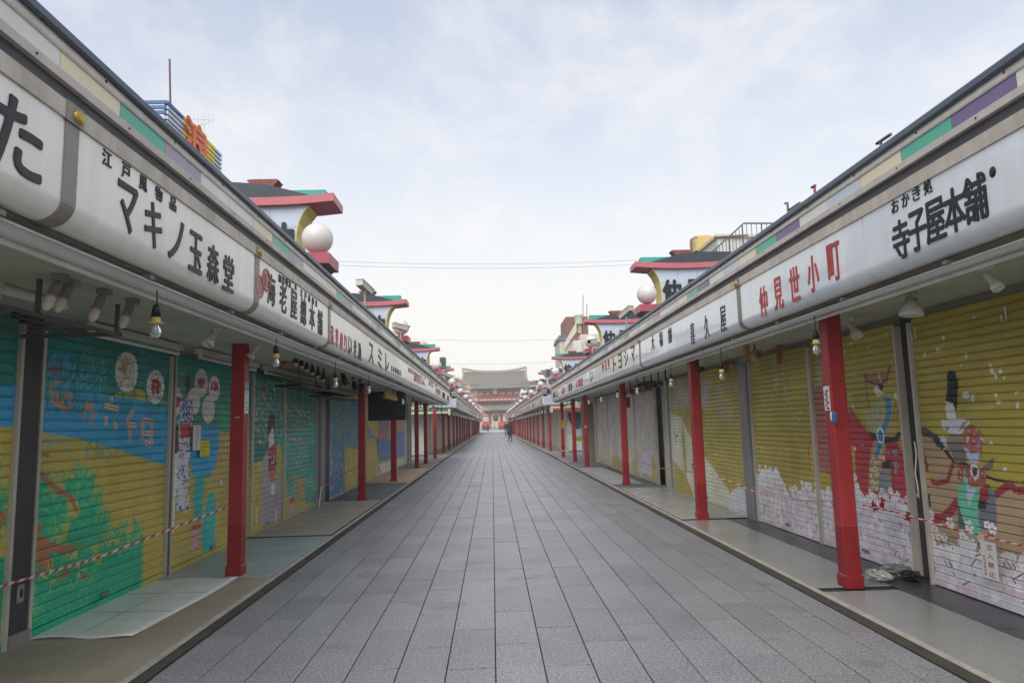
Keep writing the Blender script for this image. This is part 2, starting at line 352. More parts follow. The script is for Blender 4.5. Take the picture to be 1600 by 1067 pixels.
# ------------------------------------------------------------------ painted murals (flat print on the shutters), drawn into in-memory images
def rgb(c): c = c.lstrip('#'); return np.array([int(c[i:i+2], 16)/255 for i in (0, 2, 4)], np.float32)
class Canvas:
    def __init__(s, y0, y1, X, res, base, seed=1):
        s.y0, s.y1, s.z0, s.z1, s.X, s.res = y0, y1, -0.05, 2.2, X, res
        s.W = int((y1-y0)*res); s.H = int((s.z1-s.z0)*res); s.a = np.empty((s.H, s.W, 3), np.float32); s.a[:] = rgb(base)
        s.rg = np.random.RandomState(seed)
    def q(s, p): return ((p[0]-s.y0)*s.res, (p[1]-s.z0)*s.res)
    def poly(s, pts, c, alpha=1.0, yz=True):
        P = np.array([s.q(p) for p in pts]); x0, z0 = np.floor(P.min(0)).astype(int); x1, z1 = np.ceil(P.max(0)).astype(int)+1
        x0, z0 = max(x0, 0), max(z0, 0); x1, z1 = min(x1, s.W), min(z1, s.H)
        if x1 <= x0 or z1 <= z0: return
        gx, gz = np.meshgrid(np.arange(x0, x1)+.5, np.arange(z0, z1)+.5); ins = np.zeros(gx.shape, bool)
        n = len(P)
        for i in range(n):
            (ax, az), (bx, bz) = P[i], P[(i+1) % n]
            if az == bz: continue
            ins ^= ((az > gz) != (bz > gz)) & (gx < (bx-ax)*(gz-az)/(bz-az)+ax)
        reg_ = s.a[z0:z1, x0:x1]; reg_[ins] = reg_[ins]*(1-alpha)+rgb(c)*alpha
    def px(s, c, pts, o=(0, 0, 1), alpha=1.0):
        s.poly([s.m(p, o) for p in pts], c, alpha)
    def m(s, p, o=(0, 0, 1)): v = PX(o[0]+p[0]/o[2], o[1]+p[1]/o[2], s.X); return (v.y, v.z)
    def circ(s, c, y, z, r, sy=1.0, n=18):
        s.poly([(y+r*sy*math.cos(2*PI*i/n), z+r*math.sin(2*PI*i/n)) for i in range(n)], c)
    def line(s, c, pts, w):
        for (a, b) in zip(pts, pts[1:]):
            dx_, dz_ = b[0]-a[0], b[1]-a[1]; L_ = math.hypot(dx_, dz_) or 1; nx, nz_ = -dz_/L_*w/2, dx_/L_*w/2
            s.poly([(a[0]+nx, a[1]+nz_), (b[0]+nx, b[1]+nz_), (b[0]-nx, b[1]-nz_), (a[0]-nx, a[1]-nz_)], c)
    def pline(s, c, pts, w, o=(0, 0, 1)): s.line(c, [s.m(p, o) for p in pts], w)
    def needles(s, c, y, z, r, n, c2=None, a0=0, a1=2*PI):
        for i in range(n):
            t = s.rg.uniform(a0, a1); L_ = r*s.rg.uniform(.6, 1.1)
            s.poly([(y-.012*math.sin(t), z+.012*math.cos(t)), (y+L_*math.cos(t), z+L_*math.sin(t)), (y+.012*math.sin(t), z-.012*math.cos(t))], c if (c2 is None or i % 3) else c2)
    def flower(s, y, z, r, c='#dcdce0', k=5):
        t0 = s.rg.uniform(0, 6)
        for i in range(k):
            t = t0+2*PI*i/k; s.circ(c, y+r*.6*math.cos(t), z+r*.6*math.sin(t), r*.42, n=7)
    def speck(s, box, n, cs, r0, r1, sy=1.0):
        for i in range(n):
            s.circ(cs[s.rg.randint(len(cs))], s.rg.uniform(box[0], box[1]), s.rg.uniform(box[2], box[3]), s.rg.uniform(r0, r1), sy, n=7)
    def glyph(s, ch, c, org, w, h, bold=.02):
        v, f, gw, gh, cy = glyph(ch, 0)
        sg = 1 if s.X < 0 else -1
        for q in f: s.poly([(org[0]+sg*v[i][0]*w/gw, org[1]+v[i][1]*h/gh) for i in q], c)
    def brush(s, n, amp=.05):
        for _ in range(n):
            y, z = s.rg.uniform(s.y0, s.y1), s.rg.uniform(0, 2.1); l = s.rg.uniform(.1, .5); x0, x1 = [int(v) for v in ((y-s.y0)*s.res, (y+l-s.y0)*s.res)]; k = int((z-s.z0)*s.res); h = s.rg.randint(1, 5)
            s.a[k:k+h, max(x0, 0):x1] *= 1+s.rg.uniform(-amp, amp)
        for k in range(int(s.y1-s.y0)*10):      # runs and scuffs
            x = int(s.rg.uniform(0, s.W-3)); z0 = int(s.rg.uniform(0, s.H*.9)); l = int(s.rg.uniform(.05, .5)*s.res); s.a[z0:z0+l, x:x+2] *= s.rg.uniform(.82, .95)
    def material(s, name):
        s.brush(int((s.y1-s.y0)*160), .09)
        im = bpy.data.images.new(name, s.W, s.H); a = np.ones((s.H, s.W, 4), np.float32)
        n = s.rg.normal(0, .012, (s.H, s.W, 1)).astype(np.float32); a[..., :3] = np.clip(s.a+n, 0, 1)
        a[..., :3] = np.clip(a[..., :3]**0.66*1.03, 0, 1); im.pixels.foreach_set(a.ravel()); im.update(); im.pack()
        m = bpy.data.materials.new(name); m.use_nodes = True; t = m.node_tree; b = t.nodes['Principled BSDF']
        g = N(t, 'ShaderNodeNewGeometry'); sp = N(t, 'ShaderNodeSeparateXYZ'); t.links.new(g.outputs['Position'], sp.inputs[0])
        u = N(t, 'ShaderNodeMapRange', clamp=False); t.links.new(sp.outputs[1], u.inputs[0]); u.inputs[1].default_value = s.y0; u.inputs[2].default_value = s.y1
        v = N(t, 'ShaderNodeMapRange', clamp=False); t.links.new(sp.outputs[2], v.inputs[0]); v.inputs[1].default_value = s.z0; v.inputs[2].default_value = s.z1
        cb = N(t, 'ShaderNodeCombineXYZ'); t.links.new(u.outputs[0], cb.inputs[0]); t.links.new(v.outputs[0], cb.inputs[1])
        ti = N(t, 'ShaderNodeTexImage', image=im, extension='EXTEND'); t.links.new(cb.outputs[0], ti.inputs[0])
        nz_ = N(t, 'ShaderNodeTexNoise', i_Scale=2.2, i_Detail=6.0); t.links.new(g.outputs['Position'], nz_.inputs['Vector'])
        mr = N(t, 'ShaderNodeMapRange'); t.links.new(nz_.outputs[0], mr.inputs[0]); mr.inputs[1].default_value = .3; mr.inputs[2].default_value = .7; mr.inputs[3].default_value = .82; mr.inputs[4].default_value = 1.12
        vm = N(t, 'ShaderNodeVectorMath', operation='SCALE'); t.links.new(ti.outputs[0], vm.inputs[0]); t.links.new(mr.outputs[0], vm.inputs['Scale'])
        t.links.new(vm.outputs[0], b.inputs['Base Color']); b.inputs['Roughness'].default_value = 0.42
        return m
XL, XR = -3.03, 3.36
OC = '#a69032'
# --- left wall, near part
cl_ = Canvas(2.6, 9.0, XL, 300, OC, 3)
o3 = (0, 490, 3.952); o4 = (0, 740, 3.952)
cl_.px('#10615a', [(-40, 380), (300, 500), (420, 560), (420, 640), (330, 640), (262, 630), (200, 600), (150, 640), (100, 640), (0, 640), (-40, 640)])
cl_.px('#1c7fc0', [(-400, 480), (230, 420), (330, 250), (420, 260), (430, 430), (520, 440), (640, 500), (1040, 560), (1030, 940), (700, 830), (500, 775), (330, 740), (60, 700), (-400, 690)], o3)
cl_.px('#1c7fc0', [(460, 390), (540, 440), (560, 520), (460, 500)], o3)
def near_(c, n, box, w_, ang, L_, o=o3):
    for i in range(n):
        x, y = cl_.rg.uniform(box[0], box[1]), cl_.rg.uniform(box[2], box[3]); v = cl_.m((x, y), o); t = ang+cl_.rg.uniform(-.7, .7); l = L_*cl_.rg.uniform(.5, 1.2)
        cl_.line(c, [v, (v[0]+l*math.cos(t), v[1]+l*math.sin(t))], w_)
near_('#106055', 260, (230, 1040, 380, 640), .010, PI/2, .12); near_('#2a91b8', 120, (250, 640, 300, 560), .008, 1.1, .1)
near_('#0f7a66', 160, (500, 1040, 600, 920), .007, PI/2, .1); near_('#0d4a45', 200, (250, 1040, 120, 430), .008, 1.2, .14); near_('#47683c', 60, (480, 1040, 130, 380), .006, 1.2, .2)
near_('#2f8fd8', 90, (230, 1040, 560, 900), .006, 0.1, .1)
for (cx, cy, rr) in ((782, 358, .17), (960, 452, .155)):
    y, z = cl_.m((cx, cy), o3); cl_.circ('#d2d0c8', y, z, rr, 1.05)
    cl_.speck((y-rr*.75, y+rr*.75, z-rr*.75, z+rr*.75), 110, ['#6b7465', '#8c7a4a', '#4e5a55'], .004, .012)
cl_.speck((cl_.m((960, 450), o3)[0]-.07, cl_.m((960, 450), o3)[0]+.07, cl_.m((960, 450), o3)[1]-.06, cl_.m((960, 450), o3)[1]+.06), 60, ['#7d1f2a'], .01, .02)
cl_.speck((cl_.m((760, 340), o3)[0]-.04, cl_.m((760, 340), o3)[0]+.04, cl_.m((760, 340), o3)[1]-.04, cl_.m((760, 340), o3)[1]+.04), 30, ['#8a8448'], .01, .02)
ORN = '#b5653f'
for st in ([(310, 430), (325, 550), (420, 600)], [(345, 460), (360, 545)], [(435, 480), (430, 600)], [(430, 480), (370, 560)], [(330, 420), (375, 425)]): cl_.pline(ORN, st, .028, o3)
for st in ([(540, 540), (515, 650)], [(560, 560), (580, 620), (555, 690)], [(520, 570), (570, 575)]): cl_.pline(ORN, st, .028, o3)
for cc, ww in (('#d9cdb0', .04), (ORN, .022)):
    for st in ([(688, 510), (690, 550)], [(645, 565), (730, 590)], [(655, 630), (655, 690)], [(708, 660), (715, 715)], [(825, 595), (780, 670)], [(800, 690), (802, 790)], [(785, 680), (840, 690)], [(880, 655), (880, 780)], [(880, 655), (940, 665)], [(940, 665), (932, 815)], [(893, 735), (930, 740)], [(893, 790), (930, 815)]): cl_.pline(cc, st, ww, o3)
cl_.pline('#7a3a3a', [(300, 340), (380, 370)], .03, o3); cl_.pline('#7a3a3a', [(330, 280), (385, 320)], .02, o3)
cl_.pline('#7e4a2a', [(215, 880), (260, 868), (300, 878)], .025, o3); cl_.pline('#8a4f2c', [(200, 960), (280, 1000), (300, 1040)], .03, o3)
GR, GR2, BR = '#0d8a5c', '#3aa05a', '#8e4e2e'
cl_.px(GR, [(-400, 700), (-400, 1200), (165, 1040), (170, 740), (300, 660), (350, 650), (560, 665), (640, 540), (700, 560), (760, 480), (860, 440), (865, 690)], o4)
cl_.px(GR, [(415, 20), (520, 40), (590, -10), (560, 130), (545, 180), (600, 230), (560, 300), (640, 300), (640, 390), (560, 440), (500, 470), (400, 440), (430, 300), (500, 240), (460, 130), (400, 110)], o4)
cl_.px(GR, [(340, 130), (400, 130), (410, 250), (360, 270)], o4); cl_.px(GR, [(185, 430), (240, 480), (220, 600), (180, 620)], o4)
gy1 = cl_.m((862, 640), o4)[0]
gp_ = [(4.3, -.1), (gy1, -.1), (gy1, .30)]+[(gy1-(gy1-4.3)*k/24, .30+.10*math.sin(k*1.3)*(k < 20)+.012*k) for k in range(1, 25)]
cl_.poly(gp_, GR)
for k in range(420):
    v = cl_.m((cl_.rg.uniform(165, 640), cl_.rg.uniform(0, 950)), o4); t = cl_.rg.uniform(.3, 2.6); l = cl_.rg.uniform(.05, .12); cl_.line(['#1c9c68', '#0a7450', '#55a548', '#0f8a5c'][k % 4], [v, (v[0]+l*math.cos(t), v[1]+l*math.sin(t))], .006)
for k in range(60): cl_.needles(GR, cl_.rg.uniform(4.6, gy1), .38+cl_.rg.uniform(-.06, .16), .12, 7, GR2, .6, 2.5)
for k in range(14): cl_.needles(GR, gy1-.01, .02+.03*k, .07, 5, GR2, -.8, .8)
for (cx, cy, rr, n) in ((290, 290, .3, 90), (250, 90, .18, 50), (470, 500, .18, 45), (500, 60, .2, 50), (600, 340, .2, 60), (560, 200, .2, 50), (430, 620, .2, 50), (650, 480, .13, 30), (760, 420, .1, 24), (850, 450, .1, 24), (330, 230, .2, 50), (200, 800, .2, 40), (230, 680, .2, 40), (640, 300, .16, 30), (-40, 250, .25, 60), (-60, 60, .2, 50), (560, 640, .16, 40)):
    y, z = cl_.m((cx, cy), o4); cl_.needles(GR, y, z, rr, n, GR2)
for st, ww in (([(240, 0), (340, 90), (440, 150), (475, 240)], .04), ([(190, 430), (270, 440), (290, 400)], .1), ([(250, 430), (280, 600)], .13), ([(300, 450), (400, 470), (500, 445)], .06), ([(240, 310), (220, 400)], .06), ([(360, 640), (420, 610)], .04), ([(460, 620), (540, 640)], .03), ([(-60, 260), (20, 300)], .1)): cl_.pline(BR, st, ww, o4)
for (cx, cy, rr, n) in ((470, 470, .12, 24), (300, 640, .14, 30), (480, 600, .12, 24)):
    y, z = cl_.m((cx, cy), o4); cl_.needles(GR, y, z, rr, n, '#c2a83a')
for i in range(150):
    y, z = cl_.m((cl_.rg.uniform(180, 860), cl_.rg.uniform(600, 990)), o4)
    if z < .62: cl_.circ('#7fae52' if i % 2 else '#0a6a4a', y, z, .005, n=5)
for i in range(140): y, z = cl_.m((cl_.rg.uniform(860, 1010), cl_.rg.uniform(460, 640)), o4); cl_.circ('#6a5f22', y, z, .004, n=5)
# shutter with the kimono figure and the paper lanterns
o8 = (250, 560, 7.62); o5 = (255, 660, 4.45)
cl_.px('#14665a', [(140, -40), (900, 180), (900, 900), (700, 860), (140, 820)], o8)
cl_.px('#1f8c3c', [(700, 560), (860, 620), (860, 880), (720, 830)], o8, .6)
cl_.px('#1b84be', [(180, 30), (390, 30), (385, 180), (370, 290), (320, 380), (280, 370), (200, 360), (180, 300)], o5)
for (cx, cy, rr) in ((490, 290, .15), (645, 355, .14), (180, 515, .14), (400, 510, .14), (575, 605, .15)):
    y, z = cl_.m((cx, cy), o8); cl_.circ('#c4bfb8', y, z, rr, 1.1)
for (cx, cy) in ((490, 285), (648, 340), (182, 515)):
    y, z = cl_.m((cx, cy), o8); cl_.speck((y-.08, y+.08, z-.03, z+.04), 16, ['#8a2630'], .02, .035)
for i in range(150): y, z = cl_.m((cl_.rg.uniform(165, 300), cl_.rg.uniform(100, 420)), o8); cl_.circ('#9aa890', y, z, .006, n=5)
cl_.px('#25242a', [(310, 190), (345, 200), (355, 330), (340, 410), (300, 410), (300, 260)], o8)
cl_.px('#9c9298', [(290, 470), (350, 470), (385, 560), (400, 640), (380, 760), (400, 900), (380, 1067), (210, 1067), (230, 700), (250, 560)], o8)
KB = ['#27408a', '#c9c6cc', '#27408a', '#dad8da']
cl_.px('#c8c6cb', [(100, 100), (200, 20), (190, 120), (170, 300), (165, 600), (90, 620), (100, 250)], o5)
for i in range(220):
    y, z = cl_.m((cl_.rg.uniform(95, 195), cl_.rg.uniform(-60, 620)), o5); cl_.circ(KB[i % 4], y, z, cl_.rg.uniform(.008, .02), n=7)
for i in range(80):
    y, z = cl_.m((cl_.rg.uniform(235, 395), cl_.rg.uniform(480, 760)), o8); cl_.circ(KB[i % 3], y, z, cl_.rg.uniform(.01, .024), n=7)
cl_.px('#ad2f34', [(240, 770), (360, 765), (365, 930), (235, 950)], o8)
cl_.px('#1c1f22', [(60, 20), (105, 20), (105, 200), (70, 225)], o5)
cl_.px('#dcd8d4', [(55, 225), (98, 215), (95, 420), (80, 560), (75, 740), (45, 800), (40, 500)], o5)
cl_.px('#109c96', [(225, 330), (285, 370), (285, 480), (270, 600), (265, 680), (215, 700), (205, 540)], o5)
cl_.px('#109c96', [(320, 490), (350, 480), (365, 560), (360, 840), (340, 880), (270, 905), (265, 760), (285, 610)], o5)
for i in range(40): y, z = cl_.m((cl_.rg.uniform(215, 360), cl_.rg.uniform(380, 860)), o5); cl_.circ(['#b5743c', '#3fa67a', '#98602e'][i % 3], y, z, cl_.rg.uniform(.008, .02), n=7)
cl_.px('#b42834', [(195, 720), (265, 700), (265, 735), (195, 750)], o5); cl_.px('#b08a96', [(200, 755), (262, 745), (240, 880), (195, 895)], o5)
for i in range(40): y, z = cl_.m((cl_.rg.uniform(200, 255), cl_.rg.uniform(760, 880)), o5); cl_.circ('#a33456', y, z, .01, n=6)
cl_.px('#c9c5bd', [(395, 400), (412, 400), (412, 440), (395, 440)], o5); cl_.pline('#c9c5bd', [(403, 350), (403, 470)], .006, o5); cl_.pline('#a83a34', [(398, 540), (398, 640)], .02, o5)
for i in range(50): y, z = cl_.m((cl_.rg.uniform(385, 460), cl_.rg.uniform(70, 270)), o5); cl_.circ(['#9a5a4a', '#c5a59c', '#a04a55'][i % 3], y, z, cl_.rg.uniform(.008, .02), n=7)
# further right: white sleeve figure
cl_.px('#14665a', [(35, 40), (470, 130), (470, 420), (220, 480), (140, 480), (35, 640)], (380, 580, 4.105))
mural_left = cl_.material('painted mural on left shutters')
# --- left wall, further part
cf = Canvas(8.6, 26.6, XL, 130, OC, 5)
o7 = (380, 580, 4.105); o9 = (360, 560, 5.333)
cf.px('#165f50', [(-60, -60), (480, 90), (480, 430), (220, 470), (140, 560), (-60, 640)], o7)
cf.px('#1a8c80', [(225, 430), (475, 300), (475, 840), (400, 850), (390, 700), (330, 660), (330, 820), (290, 830), (270, 640)], o7)
B7 = ['#12706a', '#2a8f55', '#1c62b0', '#a8a08c', '#b07a6a', '#0f8d84', '#8e4f5a', '#3f7f3a', '#c0a79b']
for i in range(1500):
    x = cf.rg.uniform(-40, 475); y_ = cf.rg.uniform(60, 470); y, z = cf.m((x, y_), o7); cf.circ(B7[cf.rg.randint(len(B7))], y, z, cf.rg.uniform(.012, .035), .8, n=7)
for i in range(420):
    y, z = cf.m((cf.rg.uniform(270, 475), cf.rg.uniform(430, 820)), o7); cf.circ(['#159a92', '#2fa38c', '#b0606a', '#b79c3a', '#8b3d4a'][cf.rg.randint(5)], y, z, cf.rg.uniform(.012, .04), .8, n=7)
cf.px('#8f8798', [(120, 570), (160, 500), (215, 600), (250, 800), (225, 950), (115, 1000)], o7)
cf.px('#1d1416', [(155, 330), (178, 262), (205, 290), (200, 370), (180, 450), (155, 500)], o7)
cf.px('#d5ccca', [(160, 420), (190, 350), (195, 470), (165, 500)], o7)
cf.px('#8e2530', [(160, 500), (190, 470), (212, 490), (212, 640), (190, 690), (158, 650)], o7)
for i in range(40): y, z = cf.m((cf.rg.uniform(163, 208), cf.rg.uniform(520, 620)), o7); cf.circ(['#d2c8c8', '#23284a', '#1b1416'][i % 3], y, z, .02, n=6)
cf.px('#a85535', [(160, 640), (210, 630), (195, 720), (170, 700)], o7); cf.px('#dcd6d2', [(178, 720), (200, 715), (200, 790), (178, 790)], o7)
cf.pline('#8a7a3a', [(180, 790), (165, 950)], .02, o7); cf.pline('#7a6a5a', [(195, 790), (192, 960)], .02, o7)
for x in (85, 208): cf.pline('#a83a34', [(x, 790), (x, 850)], .04, o7); cf.pline('#d5cfc8', [(x, 880), (x, 975)], .03, o7)
cf.px('#b03038', [(295, 815), (330, 805), (330, 840), (295, 850)], o7); cf.px('#b8929c', [(300, 850), (328, 845), (325, 900), (300, 910)], o7)
# third bay: blue river
cf.px('#1e5a96', [(525, 480), (560, 440), (640, 420), (640, 780), (540, 810)], o7); cf.px('#23707a', [(520, 160), (740, 180), (740, 500), (650, 480), (520, 430)], o7)
for i in range(700):
    y, z = cf.m((cf.rg.uniform(525, 735), cf.rg.uniform(170, 780)), o7); cf.circ(['#b58a74', '#2a8f6a', '#1e62a8', '#b7aaa0', '#a08a34', '#a05a52'][cf.rg.randint(6)], y, z, cf.rg.uniform(.015, .05), .7, n=7)
cf.px('#a8942f', [(650, 520), (740, 500), (740, 760), (655, 770)], o7)
cf.px('#1f5f9c', [(1135, 640), (1200, 640), (1240, 860), (1480, 800), (1480, 620), (1330, 680), (1180, 660)], o9); cf.px('#7a5a78', [(1230, 510), (1320, 520), (1320, 670), (1230, 680)], o9)
cf.px('#a8503f', [(1235, 600), (1318, 610), (1318, 650), (1235, 650)], o9)
cf.px('#1f5f9c', [(1000, 330), (1060, 350), (1060, 560), (1000, 560)], o9); cf.px('#2f6fa8', [(1140, 570), (1180, 600), (1140, 680)], o9)
cf.px('#c9c0a6', [(1225, 880), (1480, 820), (1480, 900), (1225, 1000)], o9)
cf.px('#3f6ca4', [(1380, 520), (1480, 620), (1480, 790), (1380, 800)], o9); cf.px('#a8895a', [(1370, 515), (1480, 515), (1480, 600), (1380, 610)], o9)
Yw = PX(632, 680, XL).y
cf.poly([(Yw, -.1), (27, -.1), (27, 2.3), (Yw, 2.3)], '#b9b6ac')
cf.speck((Yw, 26, 0, 1), 200, ['#c7a9a4', '#a8a49a', '#cfcac0'], .02, .07)
mural_left_far = cf.material('painted mural on further left shutters')
# --- right wall, near part
cr = Canvas(2.2, 9.2, XR, 300, '#90802c', 9)
a1 = (1400, 500, 5.335); a2 = (1400, 680, 3.81); a3 = (1160, 560, 4.445); a4 = (1160, 700, 5.335)
TAN, RED, DK = '#967a58', '#9c2229', '#1b1b1d'
for i in range(60):
    y, z = cr.rg.uniform(2.3, 9), cr.rg.uniform(.9, 2); cr.line('#88742a' if i % 2 else '#a3942e', [(y, z), (y+cr.rg.uniform(.2, .8), z)], cr.rg.uniform(.01, .05))
cr.px('#7a6a2a', [(300, 300), (470, 200), (480, 760), (340, 800)], a3, .35)
# chestnut horse, red cloaked rider
cr.px('#8a4a3c', [(480, 180), (540, 190), (620, 300), (660, 560), (660, 830), (570, 790), (505, 800), (490, 500), (520, 420)], a3)
cr.px(RED, [(750, 330), (880, 520), (1080, 580), (1100, 640), (1170, 600), (1200, 1060), (1100, 1050), (1000, 1040), (800, 1040), (780, 600), (640, 590), (500, 590), (505, 570), (700, 580)], a3)
cr.px(DK, [(550, 180), (580, 170), (650, 300), (640, 340), (600, 260)], a3)
cr.px('#8f8f6c', [(875, 360), (930, 300), (990, 300), (990, 420), (960, 500), (890, 520), (870, 440)], a3)
for i in range(60): y, z = cr.m((cr.rg.uniform(885, 985), cr.rg.uniform(310, 505)), a3); cr.circ('#3c3f30', y, z, .006, n=5)
cr.px('#2764a0', [(975, 260), (1030, 270), (1040, 360), (1020, 450), (990, 530), (960, 640), (930, 690), (920, 680), (960, 500), (1005, 400), (1000, 300)], a3)
cr.pline('#20242a', [(850, 100), (880, 340)], .012, a3)
cr.px('#7a4a40', [(855, 110), (1020, 100), (985, 170), (910, 180)], a3, .7); cr.pline('#5a2a30', [(850, 100), (880, 165), (940, 180), (1000, 160), (1030, 50)], .025, a3)
cr.pline('#cf9d84', [(945, 90), (965, 165)], .03, a3); cr.px('#c9c9c4', [(915, 190), (945, 185), (960, 215), (990, 240), (945, 268), (918, 240)], a3); cr.px(DK, [(940, 180), (980, 180), (975, 230), (955, 215)], a3)
for x in (1065, 1090, 1110): cr.pline('#c4c6d0', [(x, 235), (x+8, 290)], .035, a3); cr.pline('#5a2424', [(x+5, 290), (x-15, 440)], .012, a3)
cr.px(DK, [(880, 500), (950, 540), (1060, 545), (1085, 505), (1105, 515), (1090, 570), (1000, 588), (900, 560)], a3)
cr.px('#94784e', [(895, 620), (930, 560), (1000, 590), (1000, 640), (960, 760), (940, 920), (880, 920), (885, 720)], a3); cr.px('#94784e', [(1000, 470), (1050, 450), (1055, 520), (1000, 540)], a3)
for i in range(60): y, z = cr.m((cr.rg.uniform(890, 990), cr.rg.uniform(600, 910)), a3); cr.circ('#cdbf9c', y, z, .014, n=6)
cr.circ('#c9ccd4', *cr.m((963, 535), a3), .075, .8); cr.circ('#2764a0', *cr.m((963, 535), a3), .05, .8)
cr.px('#2764a0', [(940, 590), (980, 590), (955, 660), (920, 690)], a3)
cr.px('#6b6e72', [(960, 770), (1040, 760), (1050, 930), (940, 940)], a3); cr.px(DK, [(975, 720), (1030, 700), (1030, 765), (980, 760)], a3)
cr.px('#4a8478', [(1040, 640), (1080, 630), (1080, 680), (1060, 680)], a3); cr.px('#4a8478', [(1058, 715), (1076, 712), (1076, 800), (1060, 800)], a3)
cr.pline('#7a1a22', [(1035, 680), (1050, 930)], .02, a3); cr.pline('#b09a2a', [(1170, 560), (1190, 600)], .05, a3)
cr.pline('#8a3f2c', [(480, 560), (460, 640), (475, 790)], .03, a3)
# next shutter: tan horse with black mane, courtier in armour
cr.px(TAN, [(205, 960), (300, 960), (400, 1060), (480, 1067), (560, 1600), (190, 1600), (180, 1200)], a1)
cr.px(TAN, [(160, 0), (360, 60), (700, 300), (900, 330), (900, 760), (600, 700), (240, 640), (215, 420), (160, 200)], a2)
cr.px('#97862a', [(520, 80), (900, 80), (900, 300), (690, 280), (590, 340), (500, 260)], a2)
cr.px('#3b2f2c', [(205, 900), (250, 895), (320, 940), (390, 1060), (350, 1060), (300, 985), (205, 960)], a1)
cr.px(DK, [(240, -10), (270, 30), (350, 150), (370, 130), (480, 200), (540, 235), (600, 260), (780, 290), (600, 275), (470, 225), (345, 165), (230, 30)], a2)
cr.px(DK, [(180, 320), (205, 360), (212, 430), (190, 415)], a2); cr.px(DK, [(745, 290), (790, 240), (800, 290)], a2)
RB = '#7a2024'
for st, ww in (([(160, 95), (185, 170), (190, 240), (235, 290), (310, 270), (345, 160)], .035), ([(220, 490), (280, 495), (340, 440), (370, 390)], .07), ([(590, 355), (680, 290), (720, 330), (800, 325)], .05), ([(545, 290), (565, 400), (570, 600)], .05)): cr.pline(RB, st, ww, a2)
cr.circ('#b7832c', *cr.m((192, 248), a2), .04)
cr.px('#151517', [(430, 435), (460, 418), (500, 440), (522, 520), (515, 700), (500, 810), (485, 720), (418, 680), (432, 560)], a1)
cr.px('#d3d2ce', [(418, 675), (470, 690), (495, 730), (505, 810), (530, 830), (430, 830), (415, 745)], a1)
cr.px('#bfc3cc', [(380, 830), (430, 830), (560, 815), (625, 850), (570, 920), (540, 955), (440, 940), (390, 900)], a1)
cr.px('#8a7458', [(410, 880), (450, 900), (420, 960)], a1); cr.px('#8a7458', [(560, 850), (610, 835), (560, 910), (520, 930)], a1)
cr.px('#716054', [(440, 945), (560, 950), (560, 1050), (430, 1050)], a1)
cr.px('#8c4238', [(570, 900), (640, 860), (690, 920), (730, 1060), (620, 1060), (590, 1000)], a1)
for i in range(26):
    x, y_ = cr.rg.uniform(580, 700), cr.rg.uniform(900, 1050); cr.pline('#b52b2b' if i % 2 else '#8a8584', [(x, y_), (x+22, y_+30)], .018, a1)
cr.px('#9fb2cc', [(390, 960), (430, 1000), (420, 1050), (370, 1010)], a1)
cr.px('#585350', [(300, 40), (420, 40), (420, 150), (360, 170), (340, 120)], a2); cr.px('#8c4238', [(400, 0), (520, 0), (520, 90), (470, 130), (420, 90)], a2)
for i in range(30): x, y_ = cr.rg.uniform(410, 515), cr.rg.uniform(0, 120); cr.pline(['#b52b2b', '#98a6c0', '#6a6462'][i % 3], [(x, y_), (x+12, y_+18)], .02, a2)
cr.px('#a4b4cc', [(405, 60), (450, 110), (500, 90), (490, 165), (440, 160)], a2)
cr.px('#55494a', [(520, 190), (560, 150), (588, 130), (580, 190), (540, 215), (480, 220)], a2)
cr.px('#8a3b2e', [(370, 170), (530, 200), (540, 290), (450, 310), (370, 260)], a2)
for i in range(40): x = cr.rg.uniform(375, 535); y_ = cr.rg.uniform(190, 290); cr.pline(['#b9604a', '#a4a09c', '#7a2a26'][i % 3], [(x, y_), (x, y_+14)], .014, a2)
cr.circ('#cfd0d4', *cr.m((472, 215), a2), .055, .8); cr.circ('#2a2c30', *cr.m((472, 215), a2), .033, .8)
cr.px('#3c4046', [(368, 400), (380, 330), (420, 440), (430, 560), (375, 550)], a2); cr.px('#50555c', [(550, 300), (590, 330), (605, 480), (600, 570), (480, 560), (500, 440)], a2)
cr.px('#4aa884', [(410, 190), (430, 290), (500, 320), (488, 470), (512, 590), (460, 620), (420, 560), (372, 400), (370, 300), (400, 290)], a2)
cr.px('#a9b6d2', [(425, 260), (440, 320), (480, 320), (435, 425), (425, 340)], a2); cr.px(DK, [(495, 380), (540, 375), (540, 440), (490, 435)], a2); cr.px(RB, [(500, 320), (545, 290), (560, 380), (500, 390)], a2)
for x in (575, 595, 640): cr.pline('#bfc2cc', [(x, 595 if x < 600 else 620), (x+8, 650 if x < 600 else 680)], .03, a1); cr.pline('#6d6a55', [(x+5, 650), (x-20, 800)], .008, a1)
# white and pink blossom field along the bottom
def blossom_top(pts, o):
    L_ = [cr.m(p, o) for p in pts]; return L_
top = blossom_top([(80, 330), (150, 180), (290, 190), (380, 370), (450, 340), (540, 280), (640, 360), (760, 380), (940, 260), (1020, 430), (1130, 400), (1300, 400), (1440, 540)], a4)
top2 = blossom_top([(185, 640), (290, 600), (340, 690), (420, 610), (500, 690), (620, 680), (760, 740)], a2)
edge = sorted(top+top2+[(2.1, .55), (9.3, .55), (cr.m((190, 650), a2)[0]+.03, .62)])
cr.poly([(2.1, -.1)]+[(y, z-.05) for y, z in edge]+[(9.3, -.1)], '#c3c2c6')
for i in range(1500):
    y = cr.rg.uniform(2.2, 9.2); zt = np.interp(y, [e[0] for e in edge], [e[1] for e in edge])-.06; z = cr.rg.uniform(0, zt)
    cr.circ(['#bcb6b4', '#c9b1c0', '#c7cbd2', '#b9bcc2', '#cfcbd0', '#c2a9b8'][cr.rg.randint(6)], y, z, cr.rg.uniform(.02, .06), 1.2, n=6)
